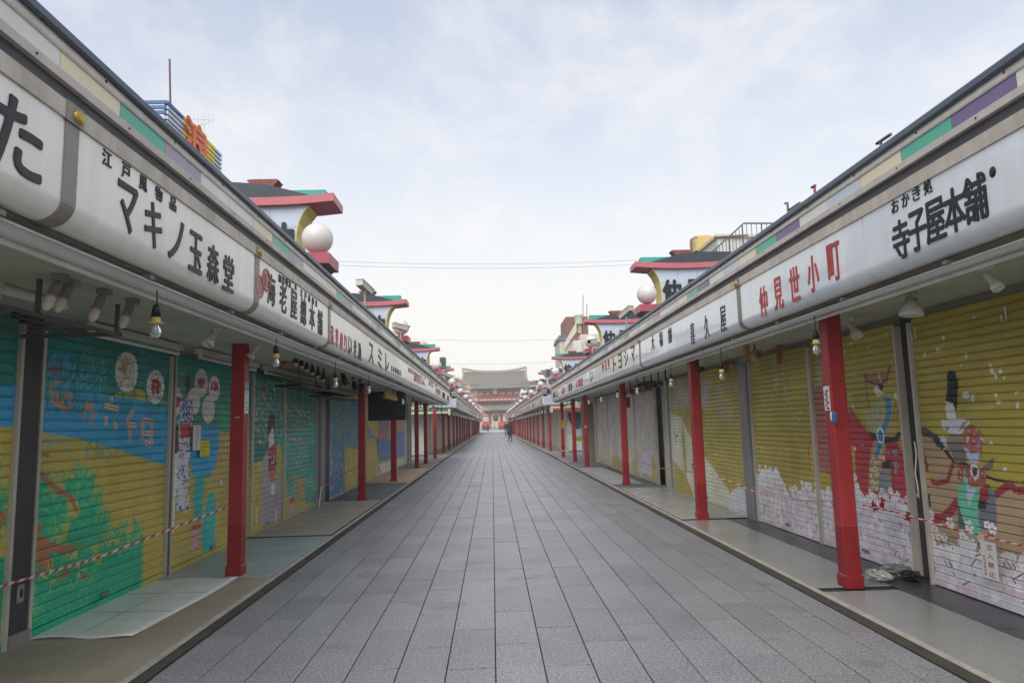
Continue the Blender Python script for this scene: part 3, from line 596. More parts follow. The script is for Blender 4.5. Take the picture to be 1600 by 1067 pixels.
for i in range(420):
    y = cr.rg.uniform(2.2, 9.2); zt = np.interp(y, [e[0] for e in edge], [e[1] for e in edge]); z = zt-.02+cr.rg.normal(0, .035); cr.flower(y, z, cr.rg.uniform(.022, .042))
for i in range(320):
    y = cr.rg.uniform(2.2, 9.2); z = cr.rg.uniform(0, .55); cr.flower(y, z, cr.rg.uniform(.03, .05), ['#d3d2d8', '#d0bccb', '#dddde2'][i % 3])
for i in range(150):
    y = cr.rg.uniform(2.2, 9.2); z = cr.rg.uniform(0, .42); t = cr.rg.uniform(-1.2, 1.2)+PI/2; l = cr.rg.uniform(.03, .09); cr.line('#35362c', [(y, z), (y+l*math.cos(t), z+l*math.sin(t))], .009)
for i in range(110):
    y, z = cr.rg.uniform(2.3, 9), cr.rg.uniform(.8, 1.98); cr.circ('#c9c8c0', y, z, cr.rg.uniform(.007, .02), 1, n=6)
for (cx, cy) in ((350, 250), (242, 285), (588, 300), (832, 465), (1018, 715)): cr.circ('#c9c8c0', *cr.m((cx, cy), a1), .022, .7)
for (cx, cy) in ((235, 120), (290, 120), (530, 30), (60, 160)):
    y, z = cr.m((cx, cy), a3)
    for k in range(26): cr.circ('#8d8a90', y+cr.rg.uniform(-.05, .05), z+cr.rg.uniform(-.25, .18), .02, n=6)
mural_right = cr.material('painted mural on right shutters')
# --- right wall, further part
cg = Canvas(9.0, 27, XR, 130, '#a7a596', 12)
b1 = (1020, 580, 4.444); b2 = (920, 580, 5.335)
ya = PX(1052, 700, XR).y
cg.poly([(8.9, -.1), (ya, -.1), (ya, 2.3), (8.9, 2.3)], '#97872e')
cg.px('#c3c7a6', [(120, 290), (200, 320), (250, 440), (310, 520), (400, 640), (480, 780), (540, 860), (540, 950), (290, 870), (230, 720), (130, 600)], b1)
cg.px('#97872e', [(205, 320), (225, 470), (240, 700), (225, 720), (205, 500)], b1)
cg.pline('#c5c5a8', [(400, 650), (530, 840)], .05, b1)
cg.px('#c3c2c8', [(530, 900), (545, 830), (600, 800), (650, 820), (660, 1000), (530, 960)], b1)
for i in range(160): y, z = cg.m((cg.rg.uniform(130, 640), cg.rg.uniform(80, 900)), b1); cg.circ('#c9c8b8', y, z, cg.rg.uniform(.01, .02), n=6)
for i in range(500): y, z = cg.m((cg.rg.uniform(140, 400), cg.rg.uniform(60, 260)), b1); cg.circ(['#a09ba0', '#8d8a84', '#b5a9a6'][i % 3], y, z, .035, n=6)
for i in range(60): y, z = cg.m((cg.rg.uniform(440, 540), cg.rg.uniform(90, 340)), b1); cg.circ('#918e92', y, z, .03, n=6)
for st in ([(285, 610), (290, 700)], [(270, 650), (300, 640)], [(150, 410), (165, 510)], [(275, 670), (300, 680)], [(160, 450), (175, 450)]): cg.pline('#2e332c', st, .035, b1)
for i in range(1600):
    y = cg.rg.uniform(ya+.6, 25); z = cg.rg.uniform(0, 2); cg.circ(['#b9b4b0', '#b59aa4', '#a29d97', '#b7b6c0', '#bd9ba6', '#a8a68c'][cg.rg.randint(6)], y, z, cg.rg.uniform(.02, .055), .8, n=6)
for i in range(500):
    y = cg.rg.uniform(ya+.6, 25); z = abs(cg.rg.normal(0, .3)); cg.circ('#989046', y, z, cg.rg.uniform(.03, .08), .8, n=6)
for i in range(260):
    x, y_ = cg.rg.uniform(90, 560), cg.rg.uniform(210, 860); l = cg.rg.uniform(15, 70); cg.pline(['#a8626f', '#8f7f86', '#b98a94', '#6f6a66', '#c9c4c4'][cg.rg.randint(5)], [(x, y_), (x+cg.rg.uniform(-12, 12), y_+l)], .03, b2)
cg.px('#8f8638', [(365, 760), (400, 740), (412, 900), (368, 880)], b2); cg.px('#8f8638', [(515, 680), (575, 760), (580, 930), (520, 900)], b2); cg.px('#8f8638', [(190, 720), (240, 690), (280, 760), (275, 830), (190, 790)], b2)
cg.px('#b4b0c0', [(440, 680), (520, 640), (530, 880), (440, 840)], b2)
mural_right_far = cg.material('painted mural on further right shutters')
shgrey = M('plain grey shutter paint', '#bdbcb4', 0.45, var=0.14, vs=3)
shcream = M('cream shutter paint', '#c9c0a6', 0.45, var=0.14, vs=3)
shpink = M('faded pink shutter paint', '#c4b2ac', 0.45, var=0.2, vs=3)

# ================================================================== SETTING: ground and paving
g = MB().box(-400, 400, -60, 700, -0.4, -0.02).build('ground', M('grey ground', '#6f706c', 0.8, var=0.1, vs=0.5)); tag(g, kind='structure')
pav = MB().box(-1.87, 2.30, 1.2, 122, -0.019, -0.010).build('pavement', joint); tag(pav, kind='structure')
TW, TL = 0.26298, 0.71
x0 = -0.01136
Yd = PZ(735, 1006.7, 0).y
cols = list(range(-7, 9)); far = MB(); cnt = 0; cells = []
tmesh = {}
for ci in cols:
    xa = x0+ci*TW; xb = min(xa+TW, 2.285)
    ph = Yd + (0.355 if ci % 2 else 0) + rnd.uniform(-.05, .05)
    k = int((ph-1.4)/TL); y = ph-k*TL
    while y < 121:
        cells.append((y, xa, xb, ci)); y += TL
cells.sort()
GAP = 0.0035
near_cells = [c for c in cells if c[0] > 1.9][:300]; nset = set(near_cells)
for c in near_cells:
    y, xa, xb, ci = c; key = round(xb-xa, 3)
    if key not in tmesh: tmesh[key] = MB().slab(GAP, xb-xa-GAP, 0, TL-GAP*3.6, -0.012, 0, .001).mesh('paving_stone', granite)
    lobj('paving_stone', tmesh[key], pav, loc=(xa, y, rnd.uniform(-.0015, .0012)))
for c in cells:
    if c in nset: continue
    y, xa, xb, ci = c; far.slab(xa+GAP*1.4, xb-GAP*1.4, y, y+TL-GAP*6, -0.012, 0, .001)
o = far.build('paving_stones', granite_far, pav, loc=(0, 0, 0)); tag(o, kind='stuff')
forec = MB().box(-9, 9, 122, 215, -0.018, -0.002).build('temple_forecourt', M('pale forecourt paving', '#a5a5a2', 0.6, var=0.1)); tag(forec, kind='structure')
# cross alley
for k_, (ya, yb) in enumerate(((24.6, 31.0), (74.5, 79.5))):
    for (xa, xb) in ((-14, -1.98), (2.43, 14)):
        a = MB()
        y = ya
        while y < yb-.05:
            x = xa
            while x < xb-.02:
                a.slab(x+.003, min(x+.6, xb)-.003, y+.003, min(y+.3, yb)-.003, -0.018, -0.001); x += .6
            y += .3
        a.build('alley_paving', granite_far, kind='structure')
# drains with grates on both sides, kerb edging
for sx, (xa, xb, ke) in ((-1, (-1.95, -1.87, -2.0)), (1, (2.30, 2.385, 2.435))):
    d = MB().box(xa, xb, 1.2, 122, -0.3, -0.032).build('drain_channel', M('dark drain bottom', '#33332f', 0.8), kind='structure')
    gt = root('drain_grate', ((xa+xb)/2, 1.2, 0), 'long steel drain grate running along the %s kerb of the paved street' % ('left' if sx < 0 else 'right'), 'drain grate', 'drain grates beside the kerbs')
    b = MB().box(xa, xa+.008, 1.2, 122, -0.05, 0.001).box(xb-.008, xb, 1.2, 122, -0.05, 0.001); b.build('frame', gratem, gt)
    b = MB(); y = 1.25
    while y < 34: b.box(xa+.008, xb-.008, y, y+.009, -0.03, -0.001); y += .016
    b.box(xa+.008, xb-.008, 34, 122, -0.03, -0.003); b.build('grate_bars', gratem, gt, kind='stuff')
    lo, hi = sorted((ke, xa if sx < 0 else xb)); y = 1.2; kb = MB().box(lo, hi, 1.2, 122, -0.3, -0.004).build('kerb', joint, kind='structure')
    while y < 24.5:
        MB((0, y, 0)).slab(lo+.001, hi-.001, y+.004, y+1.19, -0.003, 0.006, .003).build('kerb_stone', cream_edge, kb, loc=(0, y, 0)); y += 1.2
    e = MB()
    y = 31
    while y < 122: e.slab(lo, hi, y, y+1.18, -0.003, .005); y += 1.2
    e.build('kerb_stones', cream_edge, kb, loc=(0, 0, 0), kind='stuff')

# shop forecourts between kerb and shutters
def floor(xa, xb, ya, yb, z, mat, cell=None, name='shop_floor', jz=0.0):
    if cell is None:
        o = MB().slab(xa, xb, ya, yb, -0.1, z, .004).build(name, mat, kind='structure'); return o
    base = MB().box(min(xa, xb), max(xa, xb), ya, yb, -0.1, z-.005).build(name, joint, kind='structure')
    cw, cl2 = cell; xa, xb = min(xa, xb), max(xa, xb); x = xa
    while x < xb-.02:
        y = ya
        while y < yb-.02:
            x1, y1 = min(x+cw, xb), min(y+cl2, yb)
            MB((x, y, 0)).slab(x+.0015, x1-.0015, y+.0015, y1-.0015, z-.0045, z, .0015).build('floor_tile', mat, base, loc=(x, y, 0)); y += cl2
        x += cw
XP = -2.002
floor(XP, -4.6, 1.2, 4.55, 0.004, stoneb, (.9, 1.2))
floor(XP, -4.6, 4.555, 6.35, 0.006, stoneb, (1.3, .95))
floor(XP, -4.6, 6.355, 8.62, 0.010, tealfloor, (.9, 1.15))
floor(XP, -4.6, 8.62, 12.45, 0.026, M('olive brown floor granite', '#a19b8c', 0.4, var=0.16, vs=2, fine=0.2), (.66, 1.28))
floor(XP, -4.6, 12.455, 16.35, 0.012, matfloor)
floor(XP, -4.6, 16.36, 21.4, 0.035, tanfloor)
floor(XP, -4.6, 21.41, 24.6, 0.012, concrete)
XQ = 2.437
floor(XQ, 3.0, 1.2, 5.2, 0.004, stoneg, (.7, .9)); floor(3.0, 4.8, 1.2, 5.2, 0.003, stonedark, (.9, 1.5))
floor(XQ, 3.02, 5.32, 9.0, 0.006, stoneg, (.7, .95)); floor(3.02, 4.8, 5.2, 9.0, 0.004, stonedark, (.9, 1.4))
floor(XQ, 3.02, 5.2, 5.32, -0.012, stonedark)
floor(XQ, 4.8, 9.06, 13.4, 0.018, M('worn grey floor stone', '#a2a29b', 0.28, var=0.14, fine=0.2), (.8, 1.1))
floor(XQ, 4.8, 13.41, 14.2, 0.004, matfloor)
floor(XQ, 3.1, 14.21, 19.6, 0.02, M('pale tiled floor', '#a3a6a8', 0.3, var=0.08), (.3, .3)); floor(3.1, 4.8, 14.21, 19.6, 0.006, stonedark)
floor(XQ, 4.8, 19.61, 22.6, 0.03, matfloor); floor(XQ, 4.8, 22.61, 24.6, 0.006, concrete)
for ya, yb in ((31, 74.5), (79.5, 122)):
    floor(XP, -4.6, ya, yb, 0.01, concrete); floor(XQ, 4.8, ya, yb, 0.01, concrete)
# worn sheet lying by the nearest left shutter
sh = root('floor_sheet', (-2.6, 5.4, 0.01), 'pale green plastic sheet lying below the pine tree shutter, curled front edge', 'floor sheet')
b = MB(); nx_, ny_ = 10, 22; vs = []
for i in range(nx_+1):
    for j in range(ny_+1):
        u_, v_ = i/nx_, j/ny_; xr = -2.33+.02*v_-.02*math.sin(v_*5.5+.6)*(1-v_*.6); x = -3.02+(xr+3.02)*u_; y = 4.68+v_*1.72+.012*math.sin(u_*7)*(1-v_)-.03*u_*(1-v_)
        z = .011+.002*math.sin(u_*9+v_*4)+(0.008*(1-v_*9) if v_ < .11 else 0)*abs(math.sin(u_*5))
        vs.append((x, y, z))
fs = [(i*(ny_+1)+j, (i+1)*(ny_+1)+j, (i+1)*(ny_+1)+j+1, i*(ny_+1)+j+1) for i in range(nx_) for j in range(ny_)]
nb = len(vs); b.add(vs+[(x, y, z-.005) for x, y, z in vs], fs+[tuple(nb+q for q in f[::-1]) for f in fs]+[(j*0+i*(ny_+1), (i)*(ny_+1)+nb, (i+1)*(ny_+1)+nb, (i+1)*(ny_+1)) for i in range(nx_)]+[(nx_*(ny_+1)+j, nx_*(ny_+1)+j+nb, nx_*(ny_+1)+j+1+nb, nx_*(ny_+1)+j+1) for j in range(ny_)], True)
b.build('sheet', sheetm, sh)
b = MB()
for (xa_, ya_, xb_, yb_) in ((-3.0, 5.3, -2.36, 5.25), (-3.0, 5.85, -2.36, 5.83), (-2.72, 4.7, -2.74, 6.35)): b.tube([(xa_, ya_, .0125), ((xa_+xb_)/2, (ya_+yb_)/2, 0.0125), (xb_, yb_, .0125)], .0018, 4)
b.build('sheet_seams', M('grey sheet seam', '#8f958f', .8), sh, kind='stuff')

# ================================================================== SHOP ROWS
SX = {-1: -1.62, 1: 2.31}          # street face of the signs
def fx(side, off): return SX[side]-side*off   # off > 0 = towards the street
ZS_T, ZS_B = 2.52, 2.112
def canopy(side, ya, yb, first):
    nm = 'left' if side < 0 else 'right'
    rt = root('shop_row', (fx(side, 0), ya, 0), {(-1, 0): 'nearest low shop row on the left with canopy over painted shutters', (1, 0): 'nearest low shop row on the right with canopy over samurai shutters',
        (-1, 1): 'middle shop row on the left beyond the first alley', (1, 1): 'middle shop row on the right beyond the first alley', (-1, 2): 'farthest left shop row ending before the temple gate', (1, 2): 'farthest right shop row ending before the temple gate'}[(side, first)],
        'shop building', 'rows of low shops along the street')
    X = lambda off: fx(side, off)
    inner = -3.06 if side < 0 else 3.39
    back = -6.2 if side < 0 else 6.6
    # soffit boards run along the street
    b = MB(); n = 0; x = abs(X(0))+.17; xe = abs(inner)+.3
    while x < xe: b.box(side*x, side*min(x+.076, xe), ya+.03, yb-.03, 2.115, 2.13); x += .08
    b.box(X(-.17), inner+side*.3, ya+.03, yb-.03, 2.13, 2.16)
    b.build('ceiling_boards', soffitm, rt, kind='stuff')
    # dark beam behind the sign, conduit rails
    b = MB().box(X(-.11), X(-.19), ya+.02, yb-.02, 2.098, 2.16); b.build('edge_beam', M('rust stained beam', '#6b655d', 0.6, var=0.25, vs=4, streak=0.1), rt)
    if first == 0:
        MB().prismY([(X(-.20), 2.112), (X(-.235), 2.085), (X(-.30), 2.085), (X(-.335), 2.112)], ya+.1, yb-.2).build('lamp_channel', M('grey steel channel', '#e2e5e4', 0.35, metal=0.0, var=0.08), rt)
        b = MB().tube([(X(-.29), ya+.1, 2.065), (X(-.29), yb-.3, 2.065)], .013, 8); b.build('white_pipe', M('pale pipe', '#dfe0dc', 0.4), rt)
        b = MB().tube([(X(-.10), ya+.1, 2.066), (X(-.10), yb-.3, 2.066)], .007, 6); b.build('hanging_rod', alum, rt)
        b = MB(); y = ya+.7
        while y < yb-.5: b.tube([(X(-.10), y, 2.066), (X(-.12), y, 2.11)], .005, 5); b.box(X(-.08), X(-.12), y-.02, y+.02, 2.074, 2.094); y += 1.07
        b.build('rod_brackets', bronze, rt, kind='stuff')
    # fascia
    b = MB().box(X(.01), X(-.02), ya, yb, 2.512, 2.583); b.build('lip', lipm, rt)
    b = MB().box(X(-.014), X(-.2), ya, yb, 2.53, 2.655); b.build('recessed_band', bandm, rt)
    b = MB().box(X(.012), X(-.2), ya, yb, 2.648, 2.686); b.build('ledge', ledgem, rt)
    b = MB().box(X(-.012), X(-.2), ya+.01, yb-.01, 2.686, 2.77); b.build('panel_backing', bandm, rt)
    b = MB().prismY([(X(.012), 2.757), (X(.016), 2.765), (X(.012), 2.806), (X(-.2), 2.806), (X(-.2), 2.757)], ya, yb); b.build('fascia_strip', greym, rt)
    b = MB().prismY([(X(.026), 2.797), (X(.036), 2.808), (X(.034), 2.838), (X(.01), 2.858), (X(-.3), 2.858), (X(-.3), 2.807), (X(.02), 2.807)], ya-.01, yb+.01); b.build('gutter', navy, rt)
    # roof rising to the back, rear wall
    b = MB().prismY([(X(-.25), 2.82), (back, 3.0), (back, 2.9), (X(-.25), 2.60)], ya+.02, yb-.02); b.build('roof', roofdark, rt)
    b = MB().box(back, back-side*.15, ya+.03, yb-.03, 0, 2.9); b.build('rear_wall', M('beige rear wall', '#a39c8c', 0.8), rt)
    for ye, sgn in ((ya+.03, 1), (yb-.18, -1)):
        if first == 0 and sgn == 1: continue
        MB().box(inner+side*.05, back-side*.15, ye, ye+.15, 0.0, 2.88).build('end_wall', M('white end wall', '#b2b0a8', 0.6, var=0.1, vs=2), rt)
    b = MB().box(X(-.02), inner, ya+.0, ya+.02, 2.14, 2.60).box(X(-.02), inner, yb-.02, yb, 2.14, 2.60); b.build('canopy_end', M('blue grey end panel', '#a2a9b8', 0.5), rt)
    # upper wall over the shutters (shutter housings)
    b = MB().box(inner+side*.05, inner+side*.3, ya+.02, yb-.02, 2.0, 2.116); b.build('shutter_housing', headerm, rt)
    # enamel panels
    pats = [pwhite, pwhite, pcream, pgreen, ppurple] if side < 0 else [ppurple, pgreen, pcream, ppale, pwhite][::-1]
    per = .4215; st = 2.50 if side < 0 else 2.74
    k0 = int((ya-st)/per)-1; k1 = int((yb-st)/per)+1
    far = MB(); far_m = []
    fl = {}
    for k in range(k0, k1):
        y = st+k*per; 
        if y < ya or y+per > yb: continue
        if side < 0: mt = [pwhite, pcream, pgreen, plilac, pwhite][(k+1) % 5]
        else: mt = [ppurple, pgreen, pcream, ppale, pwhite][k % 5]
        if y > 8 and mt in (pgreen, ppurple, plilac): mt = pmint if mt is pgreen else plilac
        if first == 0 and y < 20:
            MB((0, y, 0)).box(X(.006), X(-.011), y+.002, y+per-.002, 2.687, 2.7565).build('enamel_panel', mt, rt, loc=(-rt.location.x, y-rt.location.y, 0))
        else:
            fl.setdefault(mt.name, MB()).box(X(.006), X(-.011), y+.002, y+per-.002, 2.687, 2.7565)
    for nm_, b in fl.items(): b.build('enamel_panels', bpy.data.materials[nm_], rt, kind='stuff')
    # screws and stains on fascia
    if first == 0:
        b = MB(); y = ya+.3
        while y < yb: b.lathe([(0, .004), (.006, .004), (.006, 0)], (X(.014), y, 2.785), (-side, 0, 0), 6); b.lathe([(0, .004), (.005, .004), (.005, 0)], (X(.012), y+.2, 2.667), (-side, 0, 0), 6); y += .63
        b.build('screws', black, rt, kind='stuff')
    return rt
YA0, YE0 = 0.6, 26.6
rowL = canopy(-1, YA0, YE0, 0); rowR = canopy(1, YA0, YE0, 0)

# shop signs: curved plastic light boxes hung along the eaves
def sign_profile(side, d=0.0):
    X = lambda off: fx(side, off+d)
    pr = [(X(0), ZS_T), (X(0), 2.200)]
    for i in range(1, 8):
        t = i/8*PI/2; pr.append((SX[side]+side*(.088-.088*math.cos(t))-side*d*math.cos(t), 2.200-.088*math.sin(t)-d*math.sin(t)))
    pr += [(X(-.088-d), ZS_B-d), (X(-.16-d), ZS_B+.01)]
    return pr
def sign(side, y0, y1, label, thick_end=False, detail=True):
    s = root('shop_sign', (SX[side], (y0+y1)/2, ZS_B), label, 'shop sign', 'shop signs under the eaves')
    pr = sign_profile(side)+[(fx(side, -.16), ZS_T)]
    b = MB().prismY(pr, y0+.004, y1-.004, smooth=False)
    me_ = b.mesh('panel', signwhite if side < 0 else signtint)
    for p in me_.polygons:
        if abs(p.normal.y) < .5: p.use_smooth = True
    try: me_.set_sharp_from_angle(angle=R(35))
    except Exception: pass
    mobj('panel', me_, s)
    if thick_end:
        w_ = .085; q = sign_profile(side, .006)+[(fx(side, -.165), ZS_T)]
        ye = y1
        MB().prismY(q, ye-w_/2, ye+w_/2).build('divider_strip', bronze, s)
        MB().box(fx(side, .014), fx(side, 0), ye-w_*.65, ye+w_*.65, 2.507, 2.586).build('joint_cover', bronze, s)
        b = MB().lathe([(0, .014), (.018, .014), (.028, .008), (.03, 0)], (fx(side, .014), ye+.02, 2.545), (-side, 0, 0), 14); b.build('brass_boss', brassm, s)
    return s
FX = lambda side: fx(side, .001)
def cy(px_, py_, side): return PX(px_, py_, SX[side]).y
S = {}
Ld = [.6, 2.60, 4.72, 6.85, 8.98, 13.25, 17.4, 19.6, 22.0, 24.3, 26.5]
Ll = ['white sign ending in a large black hiragana character, at the left edge of the photo', 'white sign with bold black katakana and three kanji, small kanji line above', 'white sign with red double seal and brush kanji', 'white sign with red kanji and kana followed by black kana, left side',
      'long white sign with three black katakana and small latin word', 'white sign with red words then black and red kana, left side', 'white sign with faint red and grey kana, left side', 'narrow white sign with small red word, third from the left alley',
      'narrow white sign with black letters, second from the alley on the left', 'narrow white sign with red letters just before the left alley end', '']
for i in range(10): S[('L', i)] = sign(-1, Ld[i], Ld[i+1], Ll[i], thick_end=i in (0, 1, 2))
Rd = [.6, 4.03, 6.17, 8.2, 10.46, 14.76, 16.85, 19.0, 21.0, 23.1, 26.5]
Rl = ['cool white sign with five bold black brush kanji, right edge of the photo', 'cool white sign with five red brush characters', 'cool white sign with three slender black kanji', 'cool white sign with three small black kanji, right side',
      'long cool white sign with small red word and four black katakana', 'cool white sign with a single tall black kana, right side', 'cool white sign with grey kanji and red letters, right side', 'narrow cool white sign with small dark letters near the right alley',
      'narrow cool white sign with red letters, second from the alley on the right', 'narrow cool white sign with grey letters just before the right alley end', '']
for i in range(10): S[('R', i)] = sign(1, Rd[i], Rd[i+1], Rl[i], thick_end=i in (1, 3))
def pts_lin(side, text, pa, pb):
    A = PX(pa[0], pa[1], FX(side)); B = PX(pb[0], pb[1], FX(side)); n = len(text)
    return [(A.y+(B.y-A.y)*i/max(n-1, 1), A.z+(B.z-A.z)*i/max(n-1, 1)) for i in range(n)]
st = lambda key, text, pa, pb, w_, h_, mat, bold=.014, sl_=0, each=True, name='character': stroke_chars(S[key], text, pts_lin(-1 if key[0] == 'L' else 1, text, pa, pb), w_, h_, -1 if key[0] == 'L' else 1, FX(-1 if key[0] == 'L' else 1), mat, bold, .0045, sl_, each, name)
st(('L', 0), 'た', (28, 215), (28, 215), .26, .27, inkblack, .03)
st(('L', 1), 'マキノ玉森堂', (199, 326), (357, 428), .17, .225, inkblack, .032)
st(('L', 1), '江戸風物品', (167, 248), (270, 319), .07, .07, inkblack, .014, name='small_character')
st(('L', 2), '海老屋總本舗', (424, 453), (500, 504), .18, .235, inkblack, .022)
st(('L', 2), '創業明治二年', (437, 435), (462, 449), .06, .062, inkblack, .004, name='small_character')
st(('L', 2), '江戸前佃煮', (471, 458), (494, 474), .06, .062, inkblack, .004, name='small_character')
b = MB()
for (cx, cyy, r_) in ((416, 438, .085), (405, 448, .085)):
    p = PX(cx, cyy, FX(-1)); 
    for k in range(20):
        t0, t1 = 2*PI*k/20, 2*PI*(k+1)/20
        q = lambda rr, t: (fx(-1, .007), p.y+rr*1.0*math.cos(t), p.z+rr*math.sin(t)); qq = lambda rr, t: (fx(-1, -.0), p.y+rr*math.cos(t), p.z+rr*math.sin(t))
        b.add([q(r_, t0), q(r_*.8, t0), q(r_*.8, t1), q(r_, t1), qq(r_, t0), qq(r_, t1)], [(0, 1, 2, 3), (4, 0, 3, 5)])
    for ia, a in enumerate((0, PI/3, 2*PI/3)): b.box(fx(-1, .003+.001*ia+(.0004 if cx == 405 else 0)), fx(-1, .0003+.0002*ia), p.y-.05*abs(math.cos(a))-.007, p.y+.05*abs(math.cos(a))+.007, p.z-.05*abs(math.sin(a))-.006, p.z+.05*abs(math.sin(a))+.006)
b.build('red_seal', inkred, S[('L', 2)])
st(('L', 3), '浅草のり', (519, 524), (540, 537), .12, .2, inkred, .016)
st(('L', 3), 'いせ勘', (547, 541), (562, 550), .17, .22, inkblack, .02)
st(('L', 4), 'スミレ', (580, 552), (605, 567), .34, .27, inkblack, .02)
st(('L', 4), 'SUMIRE', (612, 576), (626, 583), .11, .09, inkblack, .01, name='small_character')
st(('L', 5), '和雑貨', (639, 578), (645, 581), .2, .1, inkred, .012, name='small_character')
st(('L', 5), '浅草きび', (648, 588), (655, 592), .26, .22, inkred, .016)
st(('L', 5), 'だんご', (658, 593), (664, 596), .26, .22, inkblack, .016)
st(('L', 6), 'あずま', (671, 598), (676, 601), .4, .15, inkred, .014)
st(('L', 6), 'や', (681, 603), (681, 603), .4, .15, inkblack, .014)
for i, tx, mt in ((7, 'かづさや', inkred), (8, '梅林堂', inkblack), (9, '木村家', inkred)):
    yy = (Ld[i]+Ld[i+1])/2; n = len(tx); stroke_chars(S[('L', i)], tx, [(yy+(k-(n-1)/2)*.45, 2.33) for k in range(n)], .34, .2, -1, FX(-1), mt, .014)
st(('R', 0), '寺子屋本舗', (1408, 374), (1524, 310), .158, .225, inkblack, .03)
st(('R', 0), 'おかき処', (1399, 322), (1450, 292), .07, .075, inkblack, .012, name='small_character')
b = MB().sphere(PX(1551, 269, fx(1, .0)), .022, 12, (.3, 1, 1.2)); b.build('dot', inkblack, S[('R', 0)])
st(('R', 1), '仲見世小町', (1193, 471), (1303, 409), .17, .26, inkred, .025)
st(('R', 2), '喜久屋', (1082, 521), (1130, 498), .16, .25, inkblack, .012)
st(('R', 3), '大福餅', (1020, 535), (1047, 524), .18, .2, inkblack, .014)
st(('R', 4), '仲見世', (942, 574), (951, 569), .22, .17, inkred, .014, name='small_character')
st(('R', 4), 'トヨシマ', (960, 569), (989, 553), .3, .27, inkblack, .018)
st(('R', 5), 'い', (924, 588), (924, 588), .4, .26, inkblack, .014)
for i, tx, mt in ((6, '人形焼', inkred), (7, '松寿', inkblack), (8, '豆屋', inkred), (9, '雷おこし', inkblack)):
    yy = (Rd[i]+Rd[i+1])/2; n = len(tx); stroke_chars(S[('R', i)], tx, [(yy-(k-(n-1)/2)*.5, 2.33) for k in range(n)], .36, .22, 1, FX(1), mt, .014)

# ------------------------------------------------------------------ roller shutters
PITCH_S = 0.0715
PS = {-1: .0715, 1: .0572}
def slat_prof(side, X):
    o = lambda d: X-side*d      # towards street
    return [(0.0, -.007), (.006, -.007), (.0075, .006), (.0125, .0075), (.017, .0035), (.045, .0035), (.062, .003), (.068, .000), (.0715, -.007)], o
def slat_mesh(side, w_, mat, X, z0=0.0, n=1, y0=0.0):
    pr, o = slat_prof(side, X); b = MB(); PITCH_S = PS[side]; pr = [(h_*PITCH_S/.0715, d) for h_, d in pr]
    for k in range(n):
        z = z0+k*PITCH_S; vs = [(o(d), y0, z+h_) for h_, d in pr]+[(o(d), y0+w_, z+h_) for h_, d in pr]; m_ = len(pr)
        b.add(vs, [((i+1), i, m_+i, m_+i+1) if side < 0 else (i, i+1, m_+i+1, m_+i) for i in range(m_-1)])
        b.add([(X+side*.012, y0, z), (X+side*.012, y0+w_, z), (X+side*.012, y0+w_, z+PITCH_S), (X+side*.012, y0, z+PITCH_S)], [(0, 1, 2, 3)])
        b.add([(o(pr[0][1]), y0, z), (X+side*.012, y0, z), (X+side*.012, y0, z+PITCH_S), (o(pr[-1][1]), y0, z+PITCH_S)], [(0, 1, 2, 3)])
    return b
def shutter(side, y0, y1, mat, label, near=True, X=None, top=2.0, rails=(True, True), railm=None):
    X = X if X is not None else (XL if side < 0 else XR); railm = railm or creamrail
    rt = root('roller_shutter', (X, (y0+y1)/2, 0), label, 'roller shutter', 'closed roller shutters along the shop rows')
    PITCH_S = PS[side]; n = int((top-.05)/PITCH_S)+1
    if near:
        me_ = slat_mesh(side, y1-y0-.06, mat, 0).mesh('slat', mat)
        for k in range(n): lobj('slat', me_, rt, loc=(rnd.uniform(-.0012, .0012), y0+.03-rt.location.y, .05+k*PITCH_S))
    else:
        lobj('slats', slat_mesh(side, y1-y0-.06, mat, 0, 0, n).mesh('slats', mat), rt, loc=(0, y0+.03-rt.location.y, .05), kind='stuff')
    MB().box(X-side*.014, X+side*.01, y0+.03, y1-.03, 0.012, 0.052).build('bottom_bar', mat if near else railm, rt)
    if near: MB().slab(X-side*.024, X-side*.014, y0+(y1-y0)*.45, y0+(y1-y0)*.45+.1, .075, .1).build('handle', greypl, rt)
    for f_, ye in zip(rails, (y0, y1)):
        if f_: MB().box(X-side*.03, X+side*.03, ye-.028 if ye == y1 else ye, ye if ye == y1 else ye+.028, 0, top+.02).build('guide_rail', railm, rt)
    return rt
def yl(x, y): return PX(x, y, XL).y
def yr(x, y): return PX(x, y, XR).y
shutter(-1, 2.7, 4.465, mural_left, 'shutter sliver at the left photo edge painted teal over ochre')
shutter(-1, 4.655, 6.53, mural_left, 'shutter painted with green pine tree, blue water band and two white flower balls')
shutter(-1, 6.58, 8.74, mural_left, 'shutter painted with blue and white kimono figure under paper lanterns')
Yd1 = yl(443, 650)
shutter(-1, 8.74, Yd1, mural_left_far, 'shutter painted with a dark haired figure in red obi, right of the first left pillar')
shutter(-1, Yd1, 11.95, mural_left_far, 'shutter painted with crowd of small turquoise and pink blossoms, before the grey post', False)
shutter(-1, 12.68, yl(537, 700), mural_left_far, 'shutter painted with blue stream stripes, beyond the grey post', False)
shutter(-1, yl(537, 700), yl(566, 700), mural_left_far, 'shutter with ochre hill and dotted blossoms behind the second left pillar', False)
shutter(-1, yl(566, 700), yl(591, 700), mural_left_far, 'ochre and blue shutter just beyond the second left pillar', False)
shutter(-1, yl(591, 700), yl(617, 700), mural_left_far, 'blue river shutter with purple patch and cream stones below', False)
shutter(-1, yl(617, 700), 24.5, mural_left_far, 'last mural shutter of the near left row, blue then plain white', False)
shutter(1, 2.5, 5.33, mural_right, 'shutter painted with tall black hat courtier and tan horse')
shutter(1, 5.50, 7.08, mural_right, 'shutter painted with red cloaked rider and blue sash')
shutter(1, 7.08, 8.78, mural_right, 'ochre shutter with white blossoms along the bottom and horse head edge')
